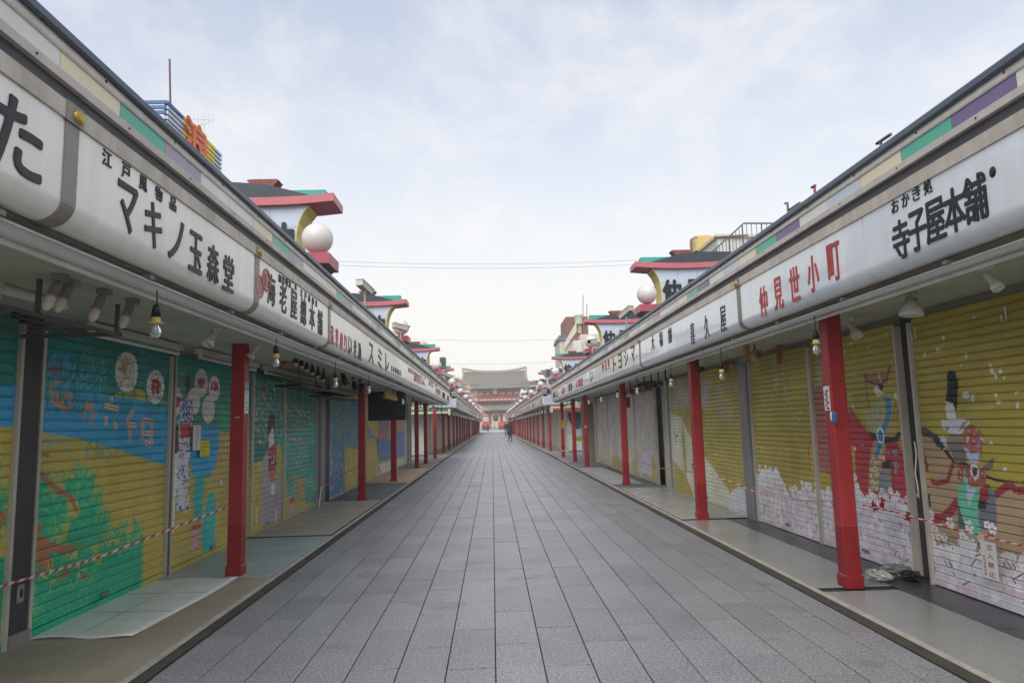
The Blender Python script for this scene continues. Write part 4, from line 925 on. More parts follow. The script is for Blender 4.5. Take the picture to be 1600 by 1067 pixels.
shutter(1, 9.08, yr(1049, 700), mural_right_far, 'ochre and pale green shutter behind the second right pillar', railm=greypost)
shutter(1, yr(1048, 700), yr(1042, 700), shgrey, 'narrow grey shutter strip beside the pale green mural', False)
shutter(1, yr(1041, 700), yr(1029, 700), shgrey, 'plain narrow grey shutter between two mural shutters on the right', False, X=3.5)
shutter(1, yr(1027, 700), yr(994, 700), mural_right_far, 'pale shutter with faint pink figures under a red beam', False)
shutter(1, yr(994, 700), yr(952, 700), mural_right_far, 'pale blossom shutter behind the third right pillar', False)
shutter(1, yr(952, 700), yr(935, 700), mural_right_far, 'last pale shutter of the near right row', False)

# posts between shutters
def post(x0, x1, y0, y1, z1, mat, label, name='steel_post', extra=None):
    rt = root(name, ((x0+x1)/2, (y0+y1)/2, 0), label, 'post', 'posts between the shutters')
    MB().bbox(x0, x1, y0, y1, 0.0, z1, .006).build('shaft', mat, rt)
    if extra: extra(rt)
    return rt
def ex(rt):
    MB().box(-3.005, -2.985, 4.47, 4.65, .0, .085).build('concrete_foot', concrete, rt)
    MB().bbox(-3.002, -2.99, 4.52, 4.58, .27, .38, .004).build('outlet_cover', M('grey outlet cover', '#8a8a8a', 0.4), rt)
    MB().box(-2.991, -2.987, 4.54, 4.56, .30, .35).build('socket', black, rt)
post(-3.12, -3.0, 4.475, 4.645, 2.11, darkpost, 'dark charcoal post with outlet box at the left photo edge', extra=ex)
post(-3.1, -3.0, 6.535, 6.575, 2.05, brownpost, 'thin brown strip post between pine shutter and kimono shutter')
post(-3.12, -2.96, 12.0, 12.32, 2.11, greypost, 'grey steel post beside a black strip, left side')
post(-3.12, -2.97, 12.33, 12.66, 2.11, black, 'black strip post touching the grey post, left side')
post(3.385, 3.45, 5.335, 5.495, 2.11, darkpost, 'dark recessed post with hanging white cord between the two nearest right shutters')
post(3.30, 3.46, 8.80, 9.06, 2.11, greypost, 'grey post pair behind the gap of the two nearest right pillars')
cd = MB().tube([PX(1429, 690, 3.31), PX(1432, 710, 3.31), PX(1430, 740, 3.31), PX(1434, 760, 3.31), PX(1436, 778, 3.31), PX(1432, 772, 3.31)], .006, 5)
o = cd.build('loose_cord', ropew); tag(o, 'white cord dangling from the recessed post between right shutters', 'cord')
post(-3.08, -2.95, 24.5, 24.75, 2.11, creamrail, 'cream corner post closing the near left row'); post(3.3, 3.45, yr(935, 700)+.05, yr(935, 700)+.3, 2.11, creamrail, 'cream corner post closing the near right row')

# ------------------------------------------------------------------ red pillars
def pillar(side, x, y, label, zt=2.115):
    rt = root('red_pillar', (x, y, 0), label, 'pillar', 'red pillars along the %s row' % ('left' if side < 0 else 'right'))
    return rt
def pillar_proto(side, x, y, label):
    rt = pillar(side, x, y, label); w_ = .062
    lobj('shaft', MB().bbox(-w_, w_, -w_, w_, .455, 2.115, .008).mesh('shaft', red), rt)
    lobj('lower_shaft', MB().bbox(-w_-.001, w_+.001, -w_-.001, w_+.001, .10, .457, .008).mesh('lower_shaft', reddark), rt)
    b = MB().bbox(-w_-.01, w_+.01, -w_-.01, w_+.01, 0, .10, .01)
    lobj('base', b.mesh('base', reddark), rt); return rt
Lp = [6.43, 12.49, 16.48, 21.47, 24.33, 28.23, 33.12, 37.3, 42.0, 46.0]+[50.1+4.1*i for i in range(6)]+[80.5+4.1*i for i in range(11)]
Rp = [5.28, 9.02, 14.11, 19.92, 22.86, 26.6, 32.4, 36.8, 41.2, 45.2]+[49.3+4.1*i for i in range(7)]+[80.5+4.1*i for i in range(11)]
GY, XPL, XPR = 0, -2.362, 2.717
P0 = {}
for side, L_, X in ((-1, Lp, XPL), (1, Rp, XPR)):
    nm = 'left' if side < 0 else 'right'; pr0 = None
    for i, y in enumerate(L_):
        lb = 'red square pillar, %s from the camera in the %s row' % (ordn(i), nm)
        if i == 0: lb = {-1: 'nearest red square pillar on the left with a paper sticker on its street side', 1: 'nearest red square pillar on the right with a sticker and blue patch'}[side]
        if i == 0: pr0 = pillar_proto(side, X, y+.06, lb); reg(0)
        else: o = copy_tree(pr0, loc=(X, y+.06, 0), label=lb)
        P0[(side, i)] = pr0 if i == 0 else o
# stickers and patches on pillars
def sticker(par, x0, x1, y0, y1, z0, z1, mat, name='sticker', marks=None, mm=None, face=None):
    MB().box(x0, x1, y0, y1, z0, z1).build(name, mat, par)
A = P0[(-1, 0)]
sticker(A, XPL+.063, XPL+.066, 6.44, 6.54, PX(383, 646, XPL+.06).z, PX(383, 609, XPL+.06).z, paper, 'paper_sticker')
b = MB()
for k, ch in enumerate('めぐろ3'): put_glyph(b, ch, (XPL+.0662, 6.49, PX(383, 613+k*8.5, XPL+.06).z), (0, 1, 0), (0, 0, 1), .05, .038, .0006, .012)
b.build('sticker_writing', inkblack, A)
sticker(A, XPL+.063, XPL+.0655, 6.44, 6.54, PX(383, 607, XPL+.06).z, PX(383, 597, XPL+.06).z, M('pale blue sticker', '#7fa8b8', 0.5), 'blue_sticker')
MB().box(XPL-.02, XPL+.03, 6.424, 6.427, 1.425, 1.432).build('scratch', whitepl, A)
A = P0[(1, 0)]; xs = XPR-.0645
z1_, z0_ = PX(1302, 602, xs).z, PX(1305, 641, xs).z
sticker(A, xs, xs-.003, 5.30, 5.39, z0_, z1_, paper, 'paper_sticker')
b = MB(); 
for k in range(7):
    zz = z0_+(z1_-z0_)*(k+.8)/8.4; b.m = k % 3; b.box(xs-.003, xs-.0038, 5.315+.02*(k % 2), 5.36+.015*(k % 2), zz-.012, zz+.008)
b.build('sticker_picture', [M('blue print', '#3f6fae', 0.5), M('orange print', '#c9793f', 0.5), M('red print', '#b03a3a', 0.5)], A)
p = PX(1304, 652, xs); b = MB().sphere((xs, p.y, p.z), .045, 14, (.15, 1, 1.1)); b.build('blue_patch', M('blue patch', '#2f6aa0', 0.5), A)
MB().sphere((xs, p.y+.05, p.z+.01), .03, 10, (.2, .7, 1.3)).build('white_patch', paper, A)
A = P0[(1, 5)]
zz = PX(883, 663, XPR).z; MB().box(XPR-.05, XPR+.05, 26.59, 26.598, zz-.15, zz+.15).build('yellow_notice', M('amber notice', '#d8a022', 0.5), A)
zz = .22; MB().box(XPR-.066, XPR+.066, 26.594, 26.598, zz, zz+.03).build('white_band', paper, A)
o = P0[(1, 3)]; MB().box(XPR-.04, XPR+.02, 19.91, 19.916, 1.15, 1.2).build('small_sticker', paper, o)
# red beam and box on right wall
MB().box(3.18, 3.33, yr(1027, 700), yr(994, 700)-.1, 1.93, 2.03).build('beam', red, rowR)
MB().box(2.78, 2.88, 14.2, 14.45, 1.58, 1.8).build('junction_box', red, P0[(1, 2)])
def smp(m): return m
# ------------------------------------------------------------------ farther shop rows
SHC = [shgrey, shcream, shgrey, shpink, shcream]
WORDS = ['雷門', '人形焼', '木村', '玩具', '扇子', '土産', '豆', '菓子', '手焼', '櫛', '着物', '荒物', '茶', '和装', '傘', '鞄', '草履', '玉']
for bi, (ya, yb) in ((1, (31.0, 74.5)), (2, (79.5, 122.0))):
    for side in (-1, 1):
        nm = 'left' if side < 0 else 'right'; wh = 'middle' if bi == 1 else 'farthest'
        row = canopy(side, ya, yb, bi); n = int(round((yb-ya)/2.125)); stp = (yb-ya)/n
        pm_, shm = {}, {}
        sgm = MB().prismY(sign_profile(side)+[(fx(side, -.16), ZS_T)], -stp/2+.01, stp/2-.01)
        sme = sgm.mesh('panel', signwhite if side < 0 else signtint)
        inner = XL if side < 0 else XR
        shs = [slat_mesh(side, stp-.12, c, 0, 0, int(1.95/PS[side]), -stp/2+.06).mesh('slats', c) for c in SHC]
        rail_ = MB().box(-.03, .03, -.03, .03, 0, 2.05).mesh('guide_rail', creamrail)
        for i in range(n):
            y = ya+stp*(i+.5)
            s = root('shop_sign', (0, y, 0), 'small distant shop sign, %s along the %s %s row' % (ordn(i), wh, nm), 'shop sign', 'shop signs on the distant rows')
            lobj('panel', sme, s)
            tx = WORDS[(i*5+bi*3+side) % len(WORDS)]; b = MB(); mt = inkred if (i % 3 == 1) else inkblack
            for k, ch in enumerate(tx): put_glyph(b, ch, (fx(side, .001), (k-(len(tx)-1)/2)*.5*(-side), 2.33), (0, -side, 0), (0, 0, 1), .36, .24, .004, .02)
            b.build('lettering', mt, s, loc=(0, 0, 0))
            h = root('roller_shutter', (inner, y, 0), 'distant closed shutter, %s along the %s %s row' % (ordn(i), wh, nm), 'roller shutter', 'closed roller shutters on the distant rows')
            lobj('slats', shs[(i*3+bi) % 5], h, kind='stuff'); lobj('guide_rail', rail_, h, loc=(0, -stp/2+.03, 0)); lobj('guide_rail', rail_, h, loc=(0, stp/2-.03, 0))
# alley ends: walls, shutters facing the camera, narrow awnings
def alley_end(side, y, X0, X1, aw, awl, zaw, x_aw):
    b = root('alley_awning', ((X0+X1)/2, y, zaw), awl, 'awning')
    MB().box(x_aw[0], x_aw[1], y-.9, y-.02, zaw, zaw+.10).build('awning_board', aw[0], b)
    MB().box(x_aw[0]-.02, x_aw[1]+.02, y-.92, y-.02, zaw+.10, zaw+.19).build('awning_top', aw[1], b)
    MB().box(x_aw[0]-.05 if side > 0 else x_aw[1], x_aw[0] if side > 0 else x_aw[1]+.05, y-.95, y-.02, zaw-.08, zaw+.2).build('awning_end', whitepl, b)
G1 = M('green awning board', '#3d7a4e', 0.5); C1 = M('cream awning board', '#cfc6ac', 0.5); R1 = M('coral red awning board', '#b5464a', 0.5)
alley_end(-1, 30.9, -2, -5, (C1, G1), 'cream and green narrow awning on the alley wall at left', 1.85, (-4.6, -1.9))
alley_end(1, 30.9, 2.5, 6, (R1, C1), 'coral red and cream awning on the alley wall at right', 1.85, (2.65, 5.6))
for side, X0, X1 in ((-1, -5.9, -3.0), (1, 3.35, 6.3)):
    nm = 'left' if side < 0 else 'right'; n = 3; w_ = (X1-X0)/n
    for i in range(n):
        h = root('roller_shutter', (X0+w_*(i+.5), 30.95, 0), '%s shutter facing the street camera on the %s alley wall' % (['outer', 'middle', 'inner'][i if side < 0 else 2-i], nm), 'roller shutter', 'shutters on the alley walls')
        b = MB()
        for k in range(24): b.add([(-w_/2+.04, 0, .04+k*.075), (w_/2-.04, 0, .04+k*.075), (w_/2-.04, -.012, .075+k*.075), (-w_/2+.04, -.012, .075+k*.075), (-w_/2+.04, 0, .113+k*.075), (w_/2-.04, 0, .113+k*.075)], [(0, 1, 2, 3), (3, 2, 5, 4)])
        b.build('slats', M('pale grey alley shutter', '#b5bab6', 0.5, var=0.1), h, loc=(0, 0, 0), kind='stuff')
        [MB().box(q_-.02, q_+.02, -.03, .03, 0, 1.9).build('guide_rail', creamrail, h, loc=(0, 0, 0)) for q_ in (-w_/2+.02, w_/2-.02)]
        if side > 0 and i == 0:
            b = MB(); b.add([(-.1+.42*math.cos(t*PI/10), -.02, 1.75-.75*abs(math.sin(t*PI/10))) for t in range(11)], [tuple(range(11))]); b.build('dark_painting', M('dark teal print', '#4a5a60', 0.5), h, loc=(.1, 0, 0))
            b = MB().sphere((.05, -.02, .6), .16, 10, (1.4, .1, .7)); b.build('ochre_painting', M('ochre print', '#9a8a3c', 0.5), h, loc=(0, 0, 0))

# ------------------------------------------------------------------ roof signs with globes
def roof_sign(side, gx, gy, gz, label):
    s = side; rt = root('roof_sign', (gx, gy, gz), label, 'roof sign', 'winged roof signs on the shop rows')
    q = lambda x, z: (s*x, z)      # x grows away from the street
    y0, y1 = .55, .93
    pts = [(.25, .56), (.32, .47), (.37, .35), (.395, .2), (.40, .05), (.395, -.15), (.37, -.35), (.34, -.52), (1.6, -.52), (1.6, .56)]
    b = MB(); b.prismY([q(x, z) for x, z in pts], y0, y1)
    b.build('body', tilewhite, rt, loc=(0, 0, 0))
    # gold edge along the hollow side
    b = MB(); cv = pts[:8]
    for (xa, za), (xb, zb) in zip(cv, cv[1:]): b.prismY([q(xa-.012, za), q(xb-.012, zb), q(xb-.001, zb), q(xa-.001, za)], y0-.01, y1+.01)
    b.build('gold_edge', yellowp, rt, loc=(0, 0, 0))
    # tile joints on the face
    b = MB()
    for z in (-.3, .0, .3): b.box(s*.36, s*1.58, y0-.002, y0, z-.003, z+.003)
    for x in (.7, 1.05, 1.4): b.box(s*(x-.003), s*(x+.003), y0-.0025, y0-.0005, -.5, .55)
    b.build('tile_joints', M('blue grey tile joint', '#8e98aa', 0.6), rt, loc=(0, 0, 0), kind='stuff')
    for k, ch in enumerate('仲見世' if s > 0 else '仲見世'):
        x = .58+k*.42; b = MB(); put_glyph(b, ch, (s*x, y0, .15), (1, 0, 0), (0, 0, 1), .34, .42, .03, .045); b.build('character', inkblack, rt, loc=(0, 0, 0))
    # pink winged slab, slightly upswept
    top = [(-.06, .69), (.2, .665), (.5, .65), (.9, .645), (1.3, .655), (1.9, .70)]
    pr = [q(x, z) for x, z in top]+[q(x, z-.095) for x, z in reversed(top)]
    MB().prismY(pr, y0-.07, y1+.06).build('winged_slab', pink, rt, loc=(0, 0, 0))
    # dark curved roof and teal edge
    tp = [(.22, .675), (.45, .74), (.75, .82), (1.1, .85), (1.5, .85), (1.9, .83)]
    MB().prismY([q(x, z) for x, z in tp]+[q(1.9, .60), q(.9, .60), q(.3, .60)], y0-.03, y0+.19).build('roof_sheet', roofdark, rt, loc=(0, 0, 0))
    MB().prismY([q(.10, .65), q(.10, .825), q(1.0, .82), q(1.9, .82), q(1.9, .62)], y0+.2, y1+.02).build('teal_edge', teal, rt, loc=(0, 0, 0))
    rc = M('rust red ridge cap', '#7d4238', 0.5, var=0.3, vs=8)
    MB().prismY([q(.70, .81), q(.62, .90), q(.65, .912), q(.96, .912), q(1.0, .90), q(.93, .82)], y0+.05, y1-.15).build('ridge_cap', rc, rt, loc=(0, 0, 0))
    return rt
def globe(side, gx, gy, gz, label):
    s = side; rt = root('globe_lamp', (gx, gy, gz), label, 'globe lamp', 'white globe lamps above the eaves'); r_ = .17
    MB().sphere((0, 0, 0), r_, 28).build('globe', opal, rt, loc=(0, 0, 0))
    MB().lathe([(0, -r_-.035), (.05, -r_-.035), (.055, -r_-.01), (.045, -r_+.02)], (0, 0, 0), n=14).build('neck', black, rt, loc=(0, 0, 0))
    zt = -r_-.03
    MB().prismY([(s*-.17, zt), (s*.5, zt), (s*.5, zt-.12), (s*-.17, zt-.12)], -.2, .28).build('bracket', pinkd, rt, loc=(0, 0, 0))
    MB().prismY([(s*-.13, zt-.12), (s*.5, zt-.12), (s*.5, zt-.26), (s*.05, zt-.26)], -.17, .25).build('lower_bracket', roofdark, rt, loc=(0, 0, 0))
    return rt
GLs = [7.35, 14.2, 23.4, 32.4, 41.2, 50, 59, 68, 80, 89, 98, 107, 116]; GRs = [11.3, 17.9, 28.2, 37, 46, 55, 64, 73, 83, 92, 101, 110, 118]
for side, L_ in ((-1, GLs), (1, GRs)):
    nm = 'left' if side < 0 else 'right'
    gx, gz = (-1.87, 3.37) if side < 0 else (2.66, 3.42)
    for i, y in enumerate(L_):
        la = 'winged pink roof sign, %s from the camera above the %s row' % (ordn(i), nm); lb = 'white globe lamp on pink bracket, %s from the camera above the %s row' % (ordn(i), nm)
        if i == 0: ra = roof_sign(side, gx, y, gz, la); gb = globe(side, gx, y, gz, lb); reg(0)
        else: copy_tree(ra, loc=(gx, y, gz), label=la); copy_tree(gb, loc=(gx, y, gz), label=lb)
# loudspeakers / cctv
def cctv(p, d, label, L_=.36, r_=.055):
    p = Vector(p); d = Vector(d).normalized(); rt = root('security_camera', p, label, 'security camera', 'security cameras above the eaves')
    u_ = d.cross(Vector((0, 0, 1))).normalized(); v_ = u_.cross(d)
    def bx(a0, a1, w_, h0, h1, name, mt):
        vs = [d*a+u_*x+v_*z for a in (a0, a1) for x, z in ((-w_, h0), (w_, h0), (w_, h1), (-w_, h1))]
        MB().add(vs, [(0, 1, 2, 3), (7, 6, 5, 4), (0, 4, 5, 1), (1, 5, 6, 2), (2, 6, 7, 3), (3, 7, 4, 0)]).build(name, mt, rt, loc=(0, 0, 0))
    bx(-L_/2, L_/2-.03, r_, -.05, .04, 'housing', M('beige camera housing', '#b5b4a6', 0.4)); bx(-L_/2-.01, L_/2+.03, r_+.008, .042, .055, 'sun_hood', M('beige camera housing', '#b5b4a6', 0.4))
    MB().lathe([(0, 0), (.04, 0), (.045, -.02), (.045, -.05)], d*(L_/2-.0), -d*-1, 12).build('lens', black, rt, loc=(0, 0, 0))
    MB().tube([(0, 0, -.05), (0, 0, -.16), (0, .04, -.5)], .018, 8).build('bracket_arm', M('beige camera bracket', '#a9a798', 0.5), rt, loc=(0, 0, 0))
cctv(PX(570, 449, -1.95), (.25, .95, -.22), 'beige security camera on the left eaves between the first two roof signs', .4)
cctv(PX(626, 511, -1.80), (.75, .6, -.15), 'security camera in front of the second left globe lamp', .34)
cctv(PX(978, 489, 2.6), (-.35, .95, -.3), 'beige security camera on the right eaves before the second roof sign', .42)
cctv(PX(925, 533, 2.6), (-.6, -.6, -.15), 'dark lensed security camera in front of the second right globe lamp', .3)
cctv(PX(697, 586, -1.70), (.7, .7, -.25), 'long white security camera below the third left globe lamp', .6, .08)
for (x, y, X, nm) in ((692, 566, -1.85, 'third left'), (856, 583, 2.75, 'third right')):
    p = PX(x, y, X); rt = root('loudspeaker', p, 'grey box loudspeaker beside the %s globe lamp' % nm, 'loudspeaker', 'box loudspeakers above the eaves')
    MB().bbox(-.12, .12, -.11, .11, -.2, .2, .03).build('cabinet', M('grey green cabinet', '#7f8a88', 0.5), rt, loc=(0, 0, 0)); MB().box(-.1, .1, -.118, -.11, -.17, .17).build('grille', M('dark grille', '#4a5254', 0.6), rt, loc=(0, 0, 0)); MB().tube([(0, 0, -.28), (0, 0, -.6)], .03, 8).build('pole', alum, rt, loc=(0, 0, 0))

# ------------------------------------------------------------------ lamps and fittings under the canopies
def pendant(p, label, cord=.25, disc=True, collar=True):
    rt = root('pendant_bulb', p, label, 'light bulb', 'bare bulbs hanging under the canopies')
    MB().tube([(0, 0, .115), (0.003, 0, .115+cord/2), (0, 0, .115+cord)], .004, 5).build('cord', black, rt, loc=(0, 0, 0))
    MB().lathe([(0, .125), (.016, .12), (.02, .10), (.024, .055), (.0, .055)], n=12).build('socket', black, rt, loc=(0, 0, 0))
    MB().lathe([(.0, .056), (.023, .055), (.024, .03), (.038 if disc else .024, .028), (.038 if disc else .024, .024), (.018, .02)], n=14).build('collar', yellowc, rt, loc=(0, 0, 0))
    b = MB().lathe([(.014, .022), (.017, .007), (.026, -.01), (.029, -.027), (.025, -.043), (.014, -.053), (.0001, -.056)], n=16); b.build('bulb', glassm, rt, loc=(0, 0, 0))
    MB().lathe([(.0, .02), (.008, .02), (.006, -.01), (.003, -.03), (.0, -.03)], n=8).build('filament_stem', M('pale filament stem', '#d8cfc0', 0.4), rt, loc=(0, 0, 0))
    return rt
pl_ = [(243, 512, 'with yellow collar under the katakana sign'), (431, 563, 'below the red seal sign'), (524, 598, 'left of the second left pillar'), (576, 609, 'just right of the second left pillar')]
for (x, y, t_) in pl_:
    p = PX(x, y, -1.76); pendant(p, 'clear hanging bulb %s' % t_, 2.05-p.z-.115)
for (x, y, t_) in ((1276, 542, 'left of the nearest right pillar'), (1128, 585, 'right of the second right pillar'), (1049, 598, 'over the narrow grey shutter'), (996, 611, 'right of the third right pillar')):
    p = PX(x, y, 2.44); pendant(p, 'clear hanging bulb %s' % t_, 2.05-p.z-.115)
reg(0)
pd0 = bpy.data.objects['pendant_bulb.003']; c_ = 0
for side, X, L_ in ((-1, -1.76, [13.6, 15.3, 17.0, 18.8, 20.5, 22.3, 24]), (1, 2.44, [13.2, 15.2, 17.2, 19.2, 21.2, 23.2])):
    for i, y in enumerate(L_): copy_tree(pd0, loc=(X, y, 1.80), label='small hanging bulb, %s beyond the %s pillar of the %s near row' % (ordn(i), 'second', 'left' if side < 0 else 'right'))
bm_ = MB().lathe([(0, .12), (.02, .12), (.026, .05), (.04, .02), (.055, -.03), (.04, -.07), (0, -.085)], n=8).mesh('bulb', whitepl); cm_ = MB().tube([(0, 0, .1), (0, 0, .3)], .008, 4).mesh('cord', black)
for bi, (ya, yb) in ((1, (31.5, 74)), (2, (80, 121))):
    for side, X in ((-1, -1.8), (1, 2.5)):
        n = 20
        for i in range(n):
            r0 = root('pendant_bulb', (X, ya+(yb-ya)*i/n+.6, 1.85), 'distant hanging bulb, %s along the %s %s row' % (ordn(i), 'middle' if bi == 1 else 'farthest', 'left' if side < 0 else 'right'), 'light bulb', 'bare bulbs on the distant rows')
            lobj('bulb', bm_, r0); lobj('cord', cm_, r0)
def spot(p, d, L_, r_, mat, label, kind='cyl'):
    p = Vector(p); d = Vector(d).normalized(); rt = root('spot_lamp', p, label, 'spot lamp', 'spot lamps under the canopies')
    zc = 2.112-p.z
    b = MB().tube([(0, 0, zc), (0, 0, min(.03, zc))], .012, 8).box(-.03, .03, -.03, .03, zc-.03, zc); b.build('mount', mat, rt, loc=(0, 0, 0))
    if kind == 'grey':
        MB().lathe([(0, -.01), (r_*.55, -.01), (r_*.6, .03), (r_*.95, .04), (r_, .06), (r_, L_*.85), (r_*1.05, L_*.86), (r_*1.05, L_), (r_*.9, L_)], (0, 0, 0), d, 18).build('housing', mat, rt, loc=(0, 0, 0))
        MB().lathe([(r_*.85, L_-.01), (r_*1.0, L_+.02), (r_*.95, L_+.045), (r_*.6, L_+.07), (0, L_+.078)], (0, 0, 0), d, 18).build('bulb', M('frosted bulb', '#c5bfb2', 0.3), rt, loc=(0, 0, 0))
    elif kind == 'flare':
        MB().lathe([(0, 0), (r_*.5, 0), (r_*.55, .01), (r_*.55, L_*.5), (r_*.62, L_*.56), (r_, L_*.75), (r_*1.02, L_*.97), (r_*.85, L_), (r_*.8, L_*.85), (0, L_*.8)], (0, 0, 0), d, 18).build('housing', mat, rt, loc=(0, 0, 0))
    else:
        MB().lathe([(0, 0), (r_*.6, 0), (r_, L_*.6), (r_*1.05, L_*.98), (r_*.9, L_), (r_*.7, L_*.7), (0, L_*.6)], (0, 0, 0), d, 18).build('shade', mat, rt, loc=(0, 0, 0))
for (x, y, Y_, t_) in ((95, 432, 3.42, 'nearest the left photo edge'), (112, 437, 3.56, 'second of the close pair'), (163, 455, 3.8, 'third in the row'), (208, 468, 4.1, 'farthest in the row')):
    p = PY(x, y, Y_+.05); spot(p, (-.22, -.25, -1), .115, .025, greypl, 'grey cylinder lamp with bulb tip, %s under the left canopy' % t_, 'grey')
for (x, y, X, t_) in ((338, 515, -2.15, 'between pine shutter and nearest left pillar'), (400, 541, -2.25, 'touching the nearest left pillar')):
    spot(PX(x, y, X), (-.25, -.55, -.85), .16, .046, whitepl, 'cream flared spot lamp %s' % t_, 'flare')
for (x, y, X, t_) in ((1328, 505, 3.0, 'right of the nearest right pillar'),): spot(PX(x, y, X), (.1, -.5, -.8), .15, .045, whitepl, 'cream spot lamp %s' % t_, 'flare')
p = PX(1424, 478, 2.85); rt = root('spot_lamp', p, 'cream cone lamp in a wire stirrup under the nearest right sign', 'spot lamp', 'spot lamps under the canopies')
MB().lathe([(.03, .05), (.035, .055), (.065, -.02), (.075, -.045), (.076, -.06), (.07, -.07), (.0, -.05)], (0, 0, 0), (0.1, 0, 1), 20).build('shade', whitepl, rt, loc=(0, 0, 0))
MB().tube([(0, -.07, -.02), (0, -.065, .13), (0, .065, .13), (0, .07, -.02)], .004, 6).build('stirrup', whitepl, rt, loc=(0, 0, 0)); MB().tube([(0, 0, .04), (0, 0, 2.112-p.z)], .008, 6).build('stem', yellowc, rt, loc=(0, 0, 0))
spot(PX(1540, 428, 2.75), (.1, -.4, -.6), .12, .032, whitepl, 'white angled spot lamp near the right photo edge', 'flare')
for i in range(6):   # six black sockets in a row
    x = 462+i*8.7; y = 556+i*5.4; p = PX(x, y, -2.25); rt = root('black_pendant_lamp', p, 'black socket lamp, %s of six in a row under the red seal sign' % ordn(i), 'pendant lamp', 'row of six black socket lamps')
    MB().tube([(0, 0, .05), (0, 0, 2.112-p.z)], .005, 5).build('cord', black, rt, loc=(0, 0, 0)); MB().lathe([(0, .06), (.012, .05), (.018, 0), (.03, -.05), (.03, -.08), (0, -.08)], n=10).build('socket', black, rt, loc=(0, 0, 0))
    MB().sphere((0, 0, -.095), .022, 10).build('bulb', M('frosted bulb', '#c5bfb2', 0.3), rt, loc=(0, 0, 0))
for i, (x, y) in enumerate(((536, 587), (552, 596), (563, 600))):
    p = PX(x, y, -2.2); spot(p, (.2, .4, -.8), .14, .045, black, 'black tilted spot lamp, %s of three left of the second left pillar' % ordn(i), 'cyl')
for i, (x, y) in enumerate(((604, 616), (610, 618), (616, 620), (624, 622))):
    p = PX(x, y, -2.1); rt = root('bell_lamp', p, 'gold bell shaped lamp, %s of four by the black hanging board' % ordn(i), 'bell lamp', 'gold bell lamps'); MB().lathe([(.02, .12), (.035, .08), (.05, 0), (.09, -.08), (.0, -.05)], n=12).build('shade', yellowc, rt, loc=(0, 0, 0)); MB().tube([(0, 0, .1), (0, 0, 2.112-p.z)], .006, 5).build('cord', black, rt, loc=(0, 0, 0))
for i in range(9):   # dark hook arms on the right
    p = PX(1090-i*14 if i < 2 else 1040-(i-2)*11, 575+i*4 if i < 2 else 594+(i-2)*3.2, 2.75); rt = root('display_hook', p, 'black curved arm lamp, %s leftward from the second right pillar' % ordn(i), 'arm lamp', 'black arm lamps under the right canopy')
    MB().tube([(0, 0, 2.112-p.z), (0, 0, 0), (.0, -.06, -.07), (0, -.14, -.03)], .013, 6).build('arm', black, rt, loc=(0, 0, 0)); MB().lathe([(0, 0), (.03, .0), (.035, .05), (.0, .05)], (0, -.14, -.05), (0, -.6, .8), 10).build('head', black, rt, loc=(0, 0, 0))
# fluorescent tubes
def tube_light(pa, pb, label, w_=.045):
    pa, pb = Vector(pa), Vector(pb); rt = root('tube_light', pa, label, 'tube light', 'fluorescent lights under the canopies'); d = pb-pa; x = 0
    b = MB(); b.add([v+Vector((dx_, 0, dz_)) for v in (Vector((0, 0, 0)), d) for dx_, dz_ in ((-w_, .0), (w_, .0), (w_*.6, .05), (-w_*.6, .05))], [(3, 2, 1, 0), (4, 5, 6, 7), (0, 1, 5, 4), (1, 2, 6, 5), (2, 3, 7, 6), (3, 0, 4, 7)]); b.build('housing', whitepl, rt, loc=(0, 0, 0))
    MB().tube([d*.03+Vector((0, 0, -.035)), d*.97+Vector((0, 0, -.035))], .014, 10).build('tube', M('unlit tube glass', '#cfcfc9', 0.2), rt, loc=(0, 0, 0))
    for t in (.02, .98): MB().box(d.x*t-.015, d.x*t+.015, d.y*t-.012, d.y*t+.012, -.052, 0).build('end_socket', whitepl, rt, loc=(0, 0, 0))
tube_light(PZ(1520, 505, 2.05)+Vector((0, 0, 0)), PZ(1700, 440, 2.05), 'unlit white fluorescent light over the courtier shutter')
tube_light((-2.85, 4.9, 2.05), (-2.85, 6.3, 2.05), 'unlit fluorescent light above the pine tree shutter'); tube_light((-2.8, 6.6, 2.05), (-2.8, 8.2, 2.05), 'unlit fluorescent light above the kimono shutter')
tube_light((-2.8, 8.5, 2.05), (-2.8, 11.4, 2.05), 'unlit fluorescent light above the crowd mural shutter', .03)
tube_light((-2.5, 2.6, 2.04), (-2.5, 3.5, 2.04), 'unlit fluorescent light behind the grey lamps, street side', .03); tube_light((-2.75, 2.6, 2.04), (-2.75, 3.4, 2.04), 'unlit fluorescent light behind the grey lamps, wall side', .03)
tube_light(PZ(1060, 602, 2.04), PZ(1090, 590, 2.04), 'unlit fluorescent light between second and third right pillars', .03)
# wire rack and frame at the left edge
rt = root('wire_rack', (-2.6, 3.4, 1.9), 'grey metal hanging frame with wires at the left photo edge', 'display rack')
b = MB()
for y in (2.7, 3.55, 4.3): b.box(-2.35, -2.33, y, y+.02, 1.93, 2.112)
for y in (2.7, 3.55): b.box(-2.95, -2.93, y, y+.02, 1.93, 2.112)
b.box(-2.35, -2.33, 2.6, 4.35, 1.915, 1.935); b.box(-2.95, -2.93, 2.6, 4.0, 1.915, 1.935); b.box(-2.95, -2.33, 4.33, 4.35, 1.915, 1.935); b.build('frame', M('dark grey steel frame', '#55565a', 0.5), rt)
b = MB()
for k in range(12): y = 2.7+k*.14; b.tube([(-2.95, y, 1.925), (-2.34, y, 1.925)], .003, 4)
for k in range(4): x = -2.85+k*.13; b.tube([(x, 2.6, 1.92), (x, 4.33, 1.92)], .003, 4)
b.build('wires', M('dark grey steel frame', '#55565a', 0.5), rt, kind='stuff')
